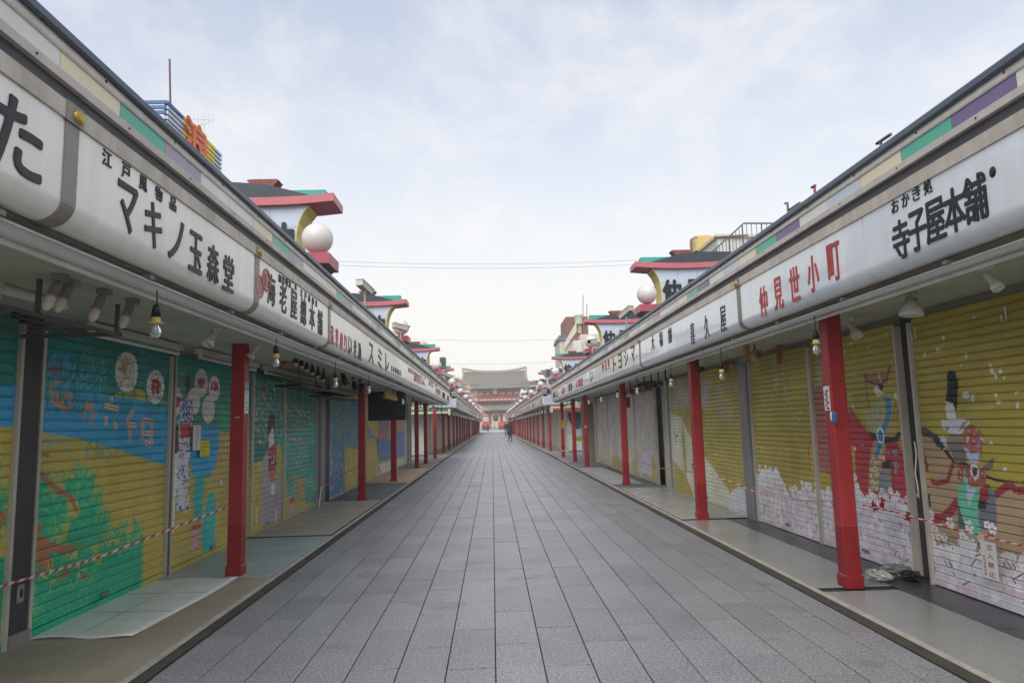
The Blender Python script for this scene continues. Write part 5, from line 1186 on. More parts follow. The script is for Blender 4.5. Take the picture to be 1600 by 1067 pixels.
MB().tube([(-2.6, 2.4, 2.09), (-2.6, 4.2, 2.09)], .03, 10).build('white_conduit', whitepl, rt)
# fans / brown round fittings
for (x, y, X, t_) in ((447, 566, -2.45, 'left canopy by the black lamps'), (1181, 556, 2.95, 'right canopy')):
    p = PX(x, y, X); rt = root('wall_fan', p, 'tan round faced fan on a wooden block under the %s' % t_, 'fan')
    MB().lathe([(0, 0), (.07, 0), (.075, .02), (.07, .05), (0, .06)], (0, 0, 0), (0, -1, 0), 20).build('fan_face', M('tan plastic', '#a78762', 0.5), rt, loc=(0, 0, 0)); MB().lathe([(0, 0), (.03, 0), (.03, .01), (0, .01)], (0, -.06, 0), (0, -1, 0), 12).build('fan_hub', M('brown plastic', '#6f5238', 0.5), rt, loc=(0, 0, 0))
    MB().box(-.1 if X < 0 else -.12, -.06 if X > 0 else .1, .0, .04, -.05, .12).build('wood_block', woodm, rt, loc=(0, 0, 0)); MB().tube([(0, 0.02, .05), (0, .02, 2.112-p.z)], .012, 6).build('fan_stem', M('brown plastic', '#6f5238', 0.5), rt, loc=(0, 0, 0))
for (x0_, x1_, y0_, y1_, X, t_) in ((1213, 1222, 540, 568, 3.25, 'over the big ochre shutter'), (1131, 1139, 564, 582, 3.25, 'over the pale green mural shutter'), (448, 458, 552, 570, -2.8, 'behind the six black lamps')):
    a = PX(x0_, y0_, X); b2_ = PX(x1_, y1_, X); rt = root('wooden_tag', a, 'orange brown wooden slip hanging %s' % t_, 'wood slip', 'wooden slips under the canopies'); MB().box(X-.006, X+.006, a.y, b2_.y, b2_.z, a.z).build('board', M('orange brown wood', '#8a4c2a', 0.55, var=.2), rt); MB().box(X-.002, X+.002, (a.y+b2_.y)/2-.003, (a.y+b2_.y)/2+.003, a.z, 2.115).build('string', black, rt)
for (x, y) in ((1434, 520), (1576, 490)):
    p = PX(x, y, 3.37); rt = root('wall_hook', p, 'white J shaped hook on the right shutter housing, %s one' % ('inner' if x < 1500 else 'outer'), 'hook', 'white hooks'); MB().tube([(-.02, 0, .05), (-.02, 0, -.045), (-.05, 0, -.05), (-.055, 0, -.01)], .007, 6).build('hook', whitepl, rt, loc=(0, 0, 0))
# black hanging board and dark shelf
a = PY(575, 612, 15.2); c = PY(634, 656, 15.2); rt = root('hanging_board', (a.x, 15.2, c.z), 'large black board hanging between the second and third left pillars', 'board')
MB().bbox(a.x, c.x, 15.2, 15.26, c.z, a.z, .01).build('board', M('flat black board', '#24292c', 0.6, var=.1), rt)
for x in (a.x+.1, c.x-.1): MB().tube([(x, 15.23, a.z), (x, 15.23, 2.12)], .008, 6).build('hanger', black, rt)
a = PX(450, 603, -2.6); rt = root('hanging_shelf', (-2.6, a.y, 1.83), 'long black shelf frame hanging in front of the grey left post', 'shelf'); 
MB().box(-2.8, -2.45, 8.9, 12.2, 1.86, 1.885).box(-2.8, -2.45, 10.6, 12.6, 1.80, 1.82).build('shelf_board', black, rt)
for y in (8.95, 9.8, 10.6, 11.4, 12.15): MB().tube([(-2.5, y, 1.88), (-2.5, y, 2.115)], .005, 5).build('hanger_rod', black, rt)
# ------------------------------------------------------------------ barrier ropes
def rope(name, pts, r_, label, mats=(ropew, roper), sag=0.0, turns=26, n=8):
    P_ = []
    for (a, b_) in zip(pts, pts[1:]):
        a, b_ = Vector(a), Vector(b_); L_ = (b_-a).length; k = max(4, int(L_/.012))
        for i in range(k): t = i/k; P_.append(a.lerp(b_, t)+Vector((0, 0, -sag*4*t*(1-t))))
    P_.append(Vector(pts[-1])); b = MB(); b.tube(P_, r_, n, True, True)
    k = 0; tot = len(P_)-1
    for i in range(tot):
        for j in range(n): b.mi[k] = 1 if ((j+i*1.0) % n) < n/2 else 0; k += 1
    o = b.build(name, list(mats)); tag(o, label, 'rope', 'red and white barrier ropes'); return o
rope('barrier_rope', [PX(-60, 932, -2.93), PX(0, 916, -2.93), PX(150, 872, -2.93), PX(357, 791, -2.43)], .0085, 'thick red and white twisted rope in front of the pine tree shutter')
rope('barrier_rope', [PX(386, 787, -2.43), PX(440, 780, -2.8), PX(502, 762, -2.9)], .006, 'faded pink rope from the nearest left pillar to the white stick', (ropep, ropep))
rope('barrier_rope', [PX(502, 762, -2.9), PX(530, 744, -2.9), PX(560, 728, -2.43)], .007, 'faded rope from the white stick to the second left pillar', (ropep, roper))
rope('barrier_rope', [PX(572, 722, -2.43), PX(610, 706, -2.43)], .008, 'faded rope between second and third left pillars', (ropep, ropep))
rope('barrier_rope', [PX(1346, 788, 2.785), PX(1400, 800, 3.2), PX(1500, 828, 3.28), PX(1600, 853, 3.28), PX(1640, 862, 3.28)], .0065, 'red and white twisted rope carrying the no entry notice on the right')
rope('barrier_rope', [PX(1110, 740, 2.78), PX(1180, 768, 3.2), PX(1240, 781, 3.2), PX(1315, 783, 2.785)], .0065, 'red and white rope between the two nearest right pillars', sag=.0)
rope('barrier_rope', [PX(988, 718, 2.78), PX(1030, 731, 3.1), PX(1090, 738, 2.78)], .007, 'pink rope between the second and third right pillars', (ropep, roper))
for (x, y, X, s_) in ((1366, 793, 3.0, .04), (1378, 789, 3.05, .034), (1420, 808, 3.22, .045)):
    p = PX(x, y, X); rt = root('rope_knot', p, 'frayed red knot on the right barrier rope, %s' % {1366: 'nearest the pillar', 1378: 'middle one', 1420: 'by the recessed post'}[x], 'knot', 'frayed rope knots'); b = MB()
    for k in range(26):
        t = rnd.uniform(0, 2*PI); e = Vector((rnd.uniform(-.3, .3), math.cos(t), math.sin(t)))*s_*rnd.uniform(.5, 1.1); b.tube([(0, 0, 0), tuple(e*.6+Vector((0, 0, -.008))), tuple(e)], .005, 4)
    b.sphere((0, 0, 0), s_*.35, 8); b.build('frayed_strands', M('frayed red rope', '#8e2b2b', 0.8), rt, loc=(0, 0, 0), kind='stuff')
# no entry notices
for (x0_, y0_, x1_, y1_, X, t_, cs) in ((1531, 843, 1561, 908, 3.27, 'white vertical no entry notice with red kanji hanging from the right rope', True), (1211, 779, 1221, 822, 3.19, 'small white vertical notice on the ochre blossom shutter', True), (487, 0, 0, 0, 0, '', False)):
    if not t_: continue
    a = PX(x0_, y0_, X); c = PX(x1_, y1_, X); ym, zt, zb = (a.y+c.y)/2, a.z, c.z; w_ = abs(a.y-c.y)
    rt = root('no_entry_notice', (X, ym, zt), t_, 'notice', 'white hanging notices'); MB().box(X-.002, X+.002, ym-w_/2, ym+w_/2, zb, zt).build('sheet', paper, rt); hh = zt-zb; b = MB()
    for k, ch in enumerate('立入禁止'): put_glyph(b, ch, (X-.0022, ym-w_*.12, zt-hh*(.14+.24*k)), (0, -1, 0), (0, 0, 1), w_*.42, hh*.15, .0006, .02)
    b.build('red_characters', inkred, rt); b = MB()
    for k, ch in enumerate('仲見世商店街'): put_glyph(b, ch, (X-.0022, ym+w_*.3, zt-hh*(.42+.095*k)), (0, -1, 0), (0, 0, 1), w_*.16, hh*.07, .0006, .012)
    b.build('small_characters', inkblack, rt)
for (x0_, y0_, x1_, y1_, mt, t_, wr, wm) in ((302, 664, 313, 703, paper, 'white paper notice taped to the kimono shutter', '営業時間変更のお知', inkblack), (313, 689, 327, 712, yelpaper, 'yellow notice taped to the kimono shutter', '', inkblack)):
    X = -2.996; a = PX(x0_, y0_, X); c = PX(x1_, y1_, X); rt = root('paper_notice', (X, a.y, a.z), t_, 'notice', 'taped paper notices'); y0n, y1n = sorted((a.y, c.y)); MB().box(X-.001, X+.001, y0n, y1n, c.z, a.z).build('sheet', mt, rt); b = MB()
    if wr:
        for k, ch in enumerate(wr): put_glyph(b, ch, (X+.0012, (y0n+y1n)/2, a.z-(a.z-c.z)*(.1+.1*k)), (0, 1, 0), (0, 0, 1), (y1n-y0n)*.35, (a.z-c.z)*.05, .0004, .005)
    else:
        for r2, ln in enumerate(('このお店は', '防犯警備中', '巡回中', 'ご注意')):
            for k, ch in enumerate(ln): put_glyph(b, ch, (X+.0012, y0n+(y1n-y0n)*(.14+.18*k), a.z-(a.z-c.z)*(.16+.23*r2)), (0, 1, 0), (0, 0, 1), (y1n-y0n)*.13, (a.z-c.z)*.13, .0004, .012)
    b.build('writing', wm, rt)
for (a, c, t_) in ((PX(587, 717, -2.5), PX(597, 737, -2.35), 'white stick leaning between second and third left pillars'), (PX(502, 760, -2.9), PX(498, 794, -2.85), 'thin white stick standing below the grey left post')):
    o = MB().tube([a, c], .018 if 'leaning' in t_ else .012, 8).build('white_stick', paper); tag(o, t_, 'stick')
# litter bags at the foot of the right post
def bag(c, s_, mat, label, seed):
    rg = random.Random(seed); b = MB(); n, k = 16, 9; vs = []
    for i in range(k+1):
        for j in range(n):
            th = PI*i/k; t = 2*PI*j/n; r_ = 1+rg.uniform(-.28, .28); vs.append((math.sin(th)*math.cos(t)*s_[0]*r_, math.sin(th)*math.sin(t)*s_[1]*r_, s_[2]+math.cos(th)*s_[2]*r_*(1 if math.cos(th) > 0 else .98)))
    fs = [(i*n+j, (i+1)*n+j, (i+1)*n+(j+1) % n, i*n+(j+1) % n) for i in range(k) for j in range(n)]
    rt = root('litter_bag', c, label, 'plastic bag', 'crumpled litter at the right post'); b.add(vs, fs); b.build('bag', mat, rt, loc=(0, 0, 0))
bag(PZ(1372, 905, .02), (.09, .10, .035), M('crumpled clear plastic', '#b5b5b0', 0.15, var=.2, vs=20, coat=.5), 'crumpled clear plastic bag right of the nearest right pillar', 3)
bag(PZ(1400, 897, .02), (.11, .09, .04), M('folded grey plastic', '#7d8079', 0.3, var=.3, vs=15), 'folded grey plastic sheet beside the clear bag', 5)
bag(PZ(1425, 906, .01), (.08, .08, .035), M('dark litter', '#23262a', 0.5), 'dark crumpled litter against the recessed post', 8)
o = MB().tube([PZ(1357, 903, .03), PZ(1360, 897, .05), PZ(1363, 892, .09)], .006, 5).build('stick_litter', black); tag(o, 'short black bent stick on the floor by the clear bag', 'stick')

# ------------------------------------------------------------------ overhead wires
for (pa, pb, t_) in ((PY(450, 405, 11.5), PY(1100, 400, 12.5), 'upper thin wire crossing the street between the first roof signs'), (PY(450, 411, 11.6), PY(1100, 407, 12.6), 'lower twin of the thin wire between the first roof signs'), (PY(600, 528, 24), PY(960, 526, 24), 'thin wire crossing before the temple roof, upper one'), (PY(640, 566, 32), PY(900, 563, 32), 'faint wire just above the temple ridge')):
    P_ = [Vector(pa).lerp(Vector(pb), i/24)+Vector((0, 0, -.12*4*(i/24)*(1-i/24))) for i in range(25)]
    o = MB().tube(P_, .0035 if 'first' in t_ else .006, 5).build('overhead_wire', M('grey wire', '#a3a6a9', 0.6)); tag(o, t_, 'wire', 'wires over the street')

# ------------------------------------------------------------------ temple gate
GYY = 200.0
def gp(x, y, Y=GYY): return PY(x, y, Y)
gt = root('temple_gate', (.8, GYY, 0), 'two storey red temple gate with grey tiled roofs closing the street', 'temple gate')
tilem = M('warm grey roof tiles', '#7d7a70', 0.6, var=.08, vs=.6); tiled = M('darker grey roof tile rows', '#5c5a53', 0.6); ridgem = M('grey ridge', '#8b8a80', 0.6)
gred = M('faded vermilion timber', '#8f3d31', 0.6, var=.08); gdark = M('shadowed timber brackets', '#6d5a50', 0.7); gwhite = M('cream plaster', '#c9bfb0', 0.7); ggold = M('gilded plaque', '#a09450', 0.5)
CX = 1.0
def curved_roof(hw_fn, z_top, z_bot, y_top, y_bot, rows, name):
    b = MB(); br = MB(); n = 10; m_ = 30; V_ = []
    for i in range(n+1):
        t = i/n; z = z_top+(z_bot-z_top)*(1-(1-t)**1.35*1.0) if False else z_top-(z_top-z_bot)*(t**.85); y = y_top+(y_bot-y_top)*t; hw = hw_fn(t)
        for j in range(m_+1):
            s_ = -1+2*j/m_; V_.append((CX+s_*hw, y, z+(abs(s_)**4)*.9*(t**1.5)+(abs(s_)**3)*.5*(1-t)))
    b.add(V_, [(i*(m_+1)+j+1, i*(m_+1)+j, (i+1)*(m_+1)+j, (i+1)*(m_+1)+j+1) for i in range(n) for j in range(m_)], True)
    b.add([(x, y, z-.35) for x, y, z in V_], [(i*(m_+1)+j, i*(m_+1)+j+1, (i+1)*(m_+1)+j+1, (i+1)*(m_+1)+j) for i in range(n) for j in range(m_)], True)
    e = n*(m_+1); b.add([V_[e+j] for j in range(m_+1)]+[(V_[e+j][0], V_[e+j][1], V_[e+j][2]-.4) for j in range(m_+1)], [(j, m_+1+j, m_+2+j, j+1) for j in range(m_)])
    b.build(name, tilem, gt)
    for k in range(rows):
        s_ = -1+2*(k+.5)/rows; pts = []
        for i in range(0, n+1, 2):
            t = i/n; z = z_top-(z_top-z_bot)*(t**.85); y = y_top+(y_bot-y_top)*t; x = CX+s_*hw_fn(t); pts.append((x, y-.05, z+(abs(s_)**4)*.9*(t**1.5)+(abs(s_)**3)*.5*(1-t)+.03))
        br.tube(pts, .085, 4, False, False)
    br.build(name+'_tile_rows', tiled, gt, kind='stuff')
curved_roof(lambda t: 9.4 if t < .72 else 9.4+3.2*((t-.72)/.28)**1.2, 16.9, 12.15, GYY+5, GYY-2.5, 44, 'upper_roof')
curved_roof(lambda t: 9.4+2.4*t, 8.0, 5.9, GYY+.8, GYY-2.2, 44, 'lower_roof')
MB().box(CX-12.2, CX+12.2, GYY+5, GYY+12, 12.0, 12.5).build('rear_roof', tilem, gt)
b = MB(); 
for i in range(20):
    s0, s1 = -1+i/10, -1+(i+1)/10; z0_, z1_ = 17.0+1.15*abs(s0)**2.6, 17.0+1.15*abs(s1)**2.6
    b.add([(CX+s0*9.5, GYY+4.6, z0_-.3), (CX+s1*9.5, GYY+4.6, z1_-.3), (CX+s1*9.5, GYY+4.6, z1_+.45), (CX+s0*9.5, GYY+4.6, z0_+.45), (CX+s0*9.5, GYY+5.4, z0_-.3), (CX+s1*9.5, GYY+5.4, z1_-.3), (CX+s1*9.5, GYY+5.4, z1_+.45), (CX+s0*9.5, GYY+5.4, z0_+.45)], [(0, 1, 2, 3), (3, 2, 6, 7), (7, 6, 5, 4), (4, 5, 1, 0)])
b.build('ridge', ridgem, gt)
for s_ in (-1, 1):
    MB().prismY([(CX+s_*9.2, 17.3), (CX+s_*9.75, 18.5), (CX+s_*9.75, 17.4), (CX+s_*9.6, 16.6)], GYY+4.5, GYY+5.5).build('ridge_end', ridgem, gt)
    MB().tube([(CX+s_*9.3, GYY+4.8, 17.0), (CX+s_*9.4, GYY+1.5, 14.9), (CX+s_*9.45, GYY-.6, 13.4)], .28, 6).build('gable_ridge', ridgem, gt)
    MB().tube([(CX+s_*9.5, GYY-.4, 13.3), (CX+s_*10.8, GYY-1.6, 12.9), (CX+s_*12.7, GYY-2.5, 13.1)], .2, 6).build('hip_ridge', ridgem, gt)
MB().box(CX-7.2, CX+7.2, GYY-.4, GYY+8, 10.9, 12.3).build('bracket_band', gdark, gt)
for k in range(9): x = CX-7.2+14.4*k/8; MB().box(x-.25, x+.25, GYY-1.0, GYY-.4, 10.5, 12.0).build('bracket', gdark, gt)
MB().box(CX-7.0, CX+7.0, GYY, GYY+7.5, 7.9, 10.9).build('upper_wall', gred, gt)
for k in range(7): x = CX-6.3+12.6*k/6; b = MB().prismY([(x-.72, 10.15), (x+.72, 10.15), (x+.5, 10.6), (x-.5, 10.6)], GYY-.06, GYY-.01); b.build('plaster_panel', gwhite, gt)
for k in range(8): x = CX-7.0+14*k/7; MB().box(x-.18, x+.18, GYY-.12, GYY, 7.9, 10.9).build('upper_post', gred, gt)
MB().box(CX-.55, CX+.55, GYY-1.3, GYY-1.1, 10.3, 12.0).build('name_plaque', ggold, gt)
MB().box(CX-8.2, CX+8.2, GYY-1.6, GYY-1.4, 9.0, 9.12).build('railing_top', gred, gt); MB().box(CX-8.2, CX+8.2, GYY-1.6, GYY+.0, 8.05, 8.3).build('balcony', gred, gt)
for k in range(14): x = CX-7.9+15.8*k/13; MB().box(x-.45, x+.45, GYY-1.52, GYY-1.46, 8.4, 8.7).build('railing_panel', gwhite, gt)
for k in range(15): x = CX-8.2+16.4*k/14; MB().box(x-.07, x+.07, GYY-1.62, GYY-1.42, 8.3, 9.3).build('baluster', gred, gt)
MB().box(CX-8.6, CX+8.6, GYY-.4, GYY+7, 4.9, 6.0).build('lower_bracket_band', gdark, gt)
for k in range(6):
    x = CX-8.3+16.6*k/5; MB().lathe([(.42, 0), (.42, 5.2)], (x, GYY, 0), n=12).build('pillar', gred, gt)
    MB().lathe([(.6, 0), (.6, .3), (.45, .35)], (x, GYY, 0), n=12).build('pillar_base', concrete, gt)
for k in range(5):
    x = CX-8.3+16.6*(k+.5)/5; b = MB(); b.prismY([(x-1.2, 4.0), (x-.9, 4.45), (x, 4.6), (x+.9, 4.45), (x+1.2, 4.0)], GYY-.1, GYY+.0); b.build('arched_panel', gwhite, gt)
MB().box(CX-8.3, CX+8.3, GYY-.15, GYY+.15, 3.7, 4.0).build('tie_beam', gred, gt)
for k in (0, 4): x = CX-8.3+16.6*(k+.5)/5; MB().box(x-1.3, x+1.3, GYY+2, GYY+2.2, 0, 4.9).build('side_wall', gred, gt)
MB().box(CX-8.6, CX+8.6, GYY+6.5, GYY+7, 3.9, 6.0).build('rear_beam', gdark, gt)
ln = root('gate_lantern', (CX, GYY-.5, 3), 'dark hanging lantern in the middle bay of the temple gate', 'lantern'); MB().lathe([(.3, 1.9), (.75, 1.7), (.85, 1.0), (.75, .2), (.3, 0)], (CX, GYY-.6, 2.3), n=16).build('lantern_body', M('dark bronze lantern', '#3a3438', 0.5), ln); MB().lathe([(.35, 0), (.35, .25)], (CX, GYY-.6, 4.1), n=12).build('lantern_cap', ggold, ln)
for (x, w_, z_) in ((-1.6, .9, 1.6), (2.4, .9, 1.5)):
    rt = root('red_stall', (x, 175, 0), 'red covered stand before the gate, %s side' % ('left' if x < 0 else 'right'), 'stand', 'red stands before the gate'); MB().box(x-w_, x+w_, 174.5, 175.5, .9, z_+.6).build('cover', M('bright red cover', '#b04038', 0.5), rt); MB().box(x-w_, x+w_, 174.6, 175.4, 0, .9).build('counter', M('dark counter', '#4a3a34', 0.6), rt)
# low sanctuary hall wall behind the gate closes the view between the pillars
bw = MB().box(-30, 32, 240, 242, 0, 6).build('far_hall_wall', M('pale far wall', '#b8b2a4', 0.8)); tag(bw, 'pale long wall far behind the temple gate', 'wall')

# ------------------------------------------------------------------ blossom trees
def blossom_tree(c, h_, r_, label, seed, colr='#d9b3ac'):
    rg = random.Random(seed); rt = root('cherry_tree', c, label, 'tree', 'pink blossoming cherry trees'); b = MB(); tips = []
    b.tube([(0, 0, 0), (.1, 0, h_*.3), (0, .1, h_*.55)], [.22, .17, .11], 8)
    for k in range(9):
        a = 2*PI*k/9+rg.uniform(-.3, .3); z0_ = h_*rg.uniform(.3, .55); e = Vector((math.cos(a)*r_*rg.uniform(.5, .9), math.sin(a)*r_*rg.uniform(.5, .9), h_*rg.uniform(.6, .98)))
        m1 = Vector((0, 0, z0_)).lerp(e, .5)+Vector((0, 0, .2)); b.tube([(0, 0, z0_), m1, e], [.09, .05, .015], 6); tips += [m1, e, m1.lerp(e, .5)]
    b.build('trunk', M('dark cherry bark', '#4a3c36', 0.9), rt, loc=(0, 0, 0))
    cr_ = MB(); mts = [M('pale pink blossom', '#dcc0ba', .7, var=.0), M('warm pink blossom', '#cfa39a', .7, var=0), M('peach blossom', '#d9ad8c', .7, var=0)]
    for t in tips:
        for _ in range(3):
            cc = t+Vector((rg.gauss(0, .35), rg.gauss(0, .35), rg.gauss(0, .3)))
            for _ in range(46):
                p = cc+Vector((rg.gauss(0, .28), rg.gauss(0, .28), rg.gauss(0, .22))); s_ = rg.uniform(.04, .09); a = Vector((rg.gauss(0, 1), rg.gauss(0, 1), rg.gauss(0, 1))).normalized(); u_ = a.cross(Vector((.3, .5, .8))).normalized()*s_; v_ = a.cross(u_).normalized()*s_
                cr_.m = rg.choice((0, 0, 1, 2)); cr_.add([p+u_, p+v_, p-u_, p-v_], [(0, 1, 2, 3)])
    cr_.build('crown', mts, rt, loc=(0, 0, 0))
for i, (x, y, h_, r_) in enumerate(((-7.6, 130, 11.0, 2.6), (-6.2, 137, 10.0, 2.4), (-5.3, 146, 8.8, 2.2), (-4.5, 155, 7.6, 2.1), (-3.8, 165, 6.4, 1.9))):
    blossom_tree((x, y, 0), h_, r_, 'pink cherry tree past the end of the left shops, %s from the camera' % ordn(i), 10+i)
# ------------------------------------------------------------------ background buildings
def box_building(name, x0, x1, y0, y1, h_, mat, label, windows=None, roofm=None, wm=None):
    rt = root(name, ((x0+x1)/2, y0, 0), label, 'building', 'buildings behind the shop rows')
    MB().box(x0, x1, y0, y1, 0, h_).build('walls', mat, rt); MB().box(x0-.15, x1+.15, y0-.15, y1+.15, h_, h_+.25).build('roof', roofm or mat, rt)
    for (a, z, w_, hh) in windows or []:
        f_ = MB().box(a, a+w_, y0-.04, y0-.003, z, z+hh).build('window', M('pale window frame', '#b8b8b2', .5), rt); MB().box(a+.06, a+w_-.06, y0-.05, y0-.041, z+.06, z+hh-.06).build('pane', M('grey window glass', '#5e6a72', .15), f_, loc=(0, 0, 0))
    return rt
bl = box_building('tall_building', -17, -12.05, 25, 30, 10.6, M('grey tall building wall', '#8d9092', .7), 'tall grey building carrying a striped rooftop billboard, upper left')
bb = root('rooftop_billboard', (-12.05, 25, 10.8), 'striped blue white and yellow rooftop billboard with orange character, upper left', 'billboard')
sb, sw, sy, so_ = M('blue slat', '#3f6496', .5), M('pale blue slat', '#b9c4d0', .5), M('bright yellow slat', '#e2c52a', .5), M('orange character', '#d9642e', .5)
Yb = 30.2
for k in range(15):
    z = 10.9+k*.2; 
    MB().box(-12.08, -12.02, 25.0, 26.3, z, z+.12).build('slat', sw if k < 14 else sb, bb); MB().box(-12.08, -12.02, 26.3, 29.4, z, z+.13).build('slat', sy, bb); MB().box(-12.08, -12.02, 29.4, Yb, z, z+.11).build('slat', sw, bb)
    MB().box(-14.2, -12.1, 24.98, 25.04, z, z+.13).build('slat', sb if k % 2 == 0 or k > 12 else sw, bb)
MB().box(-12.2, -12.09, 25.06, 26.3, 10.8, 13.75).build('blue_backing', sb, bb); MB().box(-12.2, -12.09, 29.4, Yb, 10.8, 13.75).build('blue_backing', sb, bb); MB().box(-12.2, -12.088, 26.301, 29.399, 10.8, 13.7).build('yellow_backing', M('ochre yellow backing', '#b8941c', .6), bb)
b = MB(); q1, q2 = PX(291, 190, -11.95), PX(322, 236, -11.95); put_glyph(b, '浪', (-11.95, (q1.y+q2.y)/2, PX(306, 219, -11.95).z), (0, 1, 0), (0, 0, 1), 2.2, 1.5, .05, .04); b.build('character', so_, bb)
b = MB(); put_glyph(b, '浪', (-12.9, 24.95, 12.6), (1, 0, 0), (0, 0, 1), .9, 1.5, .05, .05); b.build('side_character', so_, bb)
MB().box(-13.3, -12.5, 24.96, 24.979, 11.6, 13.4).build('yellow_side_band', sy, bb)
o = MB().tube([(-12.03, 25.2, 13.6), gp(265, 93, 25.2)], .04, 6).build('lightning_rod', M('dark red rod', '#6a4a50', .6)); tag(o, 'thin dark rod rising from the corner of the striped billboard', 'rod')
p0 = PY(319, 217, 29); p1 = PY(318, 183, 29); an = root('tv_antenna', p0, 'small television antenna on the striped billboard', 'antenna'); b = MB().tube([p0-Vector((0, 0, .5)), p1], .03, 6); b.build('mast', alum, an); b = MB().tube([PY(301, 186, 29), PY(333, 188, 29)], .018, 5)
for k in range(6): q_ = PY(303+k*6, 186.3+k*.3, 29); b.tube([q_-Vector((0, 0, .28)), q_+Vector((0, 0, .28))], .01, 4)
b.tube([PY(306, 187, 29), PY(318, 197, 29), PY(330, 188, 29)], .012, 4); b.build('elements', alum, an)
box_building('yellow_house', -8.6, -6.45, 66, 72, 9.2, M('warm yellow wall', '#b8a46a', .7), 'yellow house roof block behind the third left roof sign', [(-8.3, 8.2, .6, .6), (-7.4, 8.2, .5, .6)], M('pale parapet', '#c9c4b4', .7))
box_building('grey_house', -9.2, -7.0, 98, 106, 9.6, M('blue grey wall', '#9aa4ac', .7), 'blue grey building left of the temple roof')
BY = 75
def bpx(x, y): return PY(x, y, BY)
br1 = M('red brown tiled wall', '#7d5549', .7, var=.08); cream2 = M('pale cream wall', '#c4beb0', .7, var=.06)
a, c = bpx(884, 495), bpx(921, 560); rt = root('brown_building', (a.x, BY, 0), 'red brown building with rooftop water tank right of the temple', 'building', 'buildings behind the shop rows')
MB().box(a.x, c.x, BY, BY+6, 0, a.z).build('tower_wall', br1, rt)
q_ = bpx(895, 545); MB().box(q_.x, bpx(905, 545).x, BY-.5, BY-.01, 6, bpx(895, 538).z).build('stair_wall', br1, rt)
a2_, c2_ = bpx(902, 527), bpx(925, 570); MB().box(a2_.x, c2_.x+1, BY-2.5, BY-.6, 0, a2_.z).build('white_block', cream2, rt)
a3_ = bpx(889, 537); MB().box(a3_.x, bpx(903, 537).x, BY-3, BY-2.6, 5, a3_.z).build('white_box', M('white block wall', '#cfcfcc', .6), rt)
MB().box(bpx(903, 0).x, bpx(915, 0).x, BY-2.62, BY-2.55, bpx(905, 546).z, bpx(905, 539).z).build('window', M('grey window glass', '#5e6a72', .15), rt)
t0_ = bpx(897, 490); tk = root('water_tank', (t0_.x+.3, BY-.3, a.z), 'pale green rooftop water tank on the red brown building', 'water tank'); MB().lathe([(0, 0), (.5, 0), (.42, .0), (.5, .9), (.5, 1.0), (0, 1.1)], (t0_.x+.45, BY-.2, a.z-.9), n=16).build('tank', M('pale green grey tank', '#9aa08c', .6), tk); MB().box(t0_.x+.3, t0_.x+.7, BY-.4, BY-.35, a.z-1.9, a.z-.9).build('tank_pipe', M('pale green grey tank', '#9aa08c', .6), tk)
for x in (911, 917): o = MB().tube([bpx(x, 496), bpx(x, 461 if x < 915 else 476)], .05, 5).build('lightning_rod', M('grey rod', '#8a8f92', .5)); tag(o, '%s thin rod on the red brown building roof' % ('taller' if x < 915 else 'shorter'), 'rod')
a4_, c4_ = bpx(866, 538), bpx(886, 560); rt = root('gabled_house', (a4_.x, BY-6, 0), 'cream house with slate roof and slanted stair, left of the red brown building', 'building', 'buildings behind the shop rows')
MB().box(a4_.x, c4_.x, BY-6, BY-.6, 0, a4_.z-.3).build('walls', cream2, rt); MB().prismY([(a4_.x-.15, a4_.z-.3), (a4_.x-.05, a4_.z+.2), (c4_.x-.1, a4_.z+.2), (c4_.x, a4_.z-.3)], BY-6.2, BY-.6).build('roof', M('slate blue roof', '#5f6672', .6), rt)
b = MB(); s0, s1 = bpx(872, 556), bpx(890, 530); b.add([(s0.x, BY-6.5, s0.z), (s1.x, BY-6.5, s1.z), (s1.x, BY-6.5, s1.z+1), (s0.x, BY-6.5, s0.z+.6), (s0.x, BY-6.3, s0.z), (s1.x, BY-6.3, s1.z), (s1.x, BY-6.3, s1.z+1), (s0.x, BY-6.3, s0.z+.6)], [(0, 1, 2, 3), (7, 6, 5, 4), (3, 2, 6, 7), (0, 4, 5, 1)]); b.build('stair_parapet', cream2, rt)
RY = 23.0
w1 = PY(1121, 372, RY+2); rt = root('white_house', (w1.x, RY+2, 0), 'white upper house wall behind the stair railing on the right', 'building', 'buildings behind the shop rows')
MB().box(w1.x, w1.x+6, RY+2, RY+8, 0, w1.z).build('walls', M('corrugated white wall', '#c3c5c4', .6, var=.05), rt); MB().box(w1.x-.1, w1.x+6.1, RY+1.9, RY+8.1, w1.z, w1.z+.12).build('roof', M('cream roof trim', '#c9bd9c', .6), rt)
for k in range(9): MB().box(w1.x+.15+k*.25, w1.x+.17+k*.25, RY+1.985, RY+2.0, 4, w1.z-.05).build('wall_rib', M('white wall rib', '#aeb0b0', .6), rt)
t1 = PY(1085, 367, 27); t2 = PY(1114, 391, 27); tk = root('water_tank', (t1.x, 27, t2.z), 'cream panel water tank beside the stair railing on the right', 'water tank')
MB().bbox(t1.x, t2.x, 27, 27.8, t2.z, t1.z, .06).build('tank', M('cream tank panel', '#c2ac74', .55, var=.1), tk); MB().box(t1.x+.1, t2.x-.1, 27.1, 27.7, t2.z-.4, t2.z).build('stand', M('dark steel stand', '#5d5b55', .6), tk)
b = MB(); pa = PY(1080, 373, 26.8); pb_ = PY(1080, 396, 26.8); b.tube([pb_-Vector((0, 0, 1)), pa, PY(1090, 372, 26.8)], .03, 5); b.build('pipe_frame', M('dark steel stand', '#5d5b55', .6), tk)
MB().box(t1.x+.2, t2.x+.5, 27.0, 27.8, 0, t2.z-.4).build('support_wall', cream2, tk)
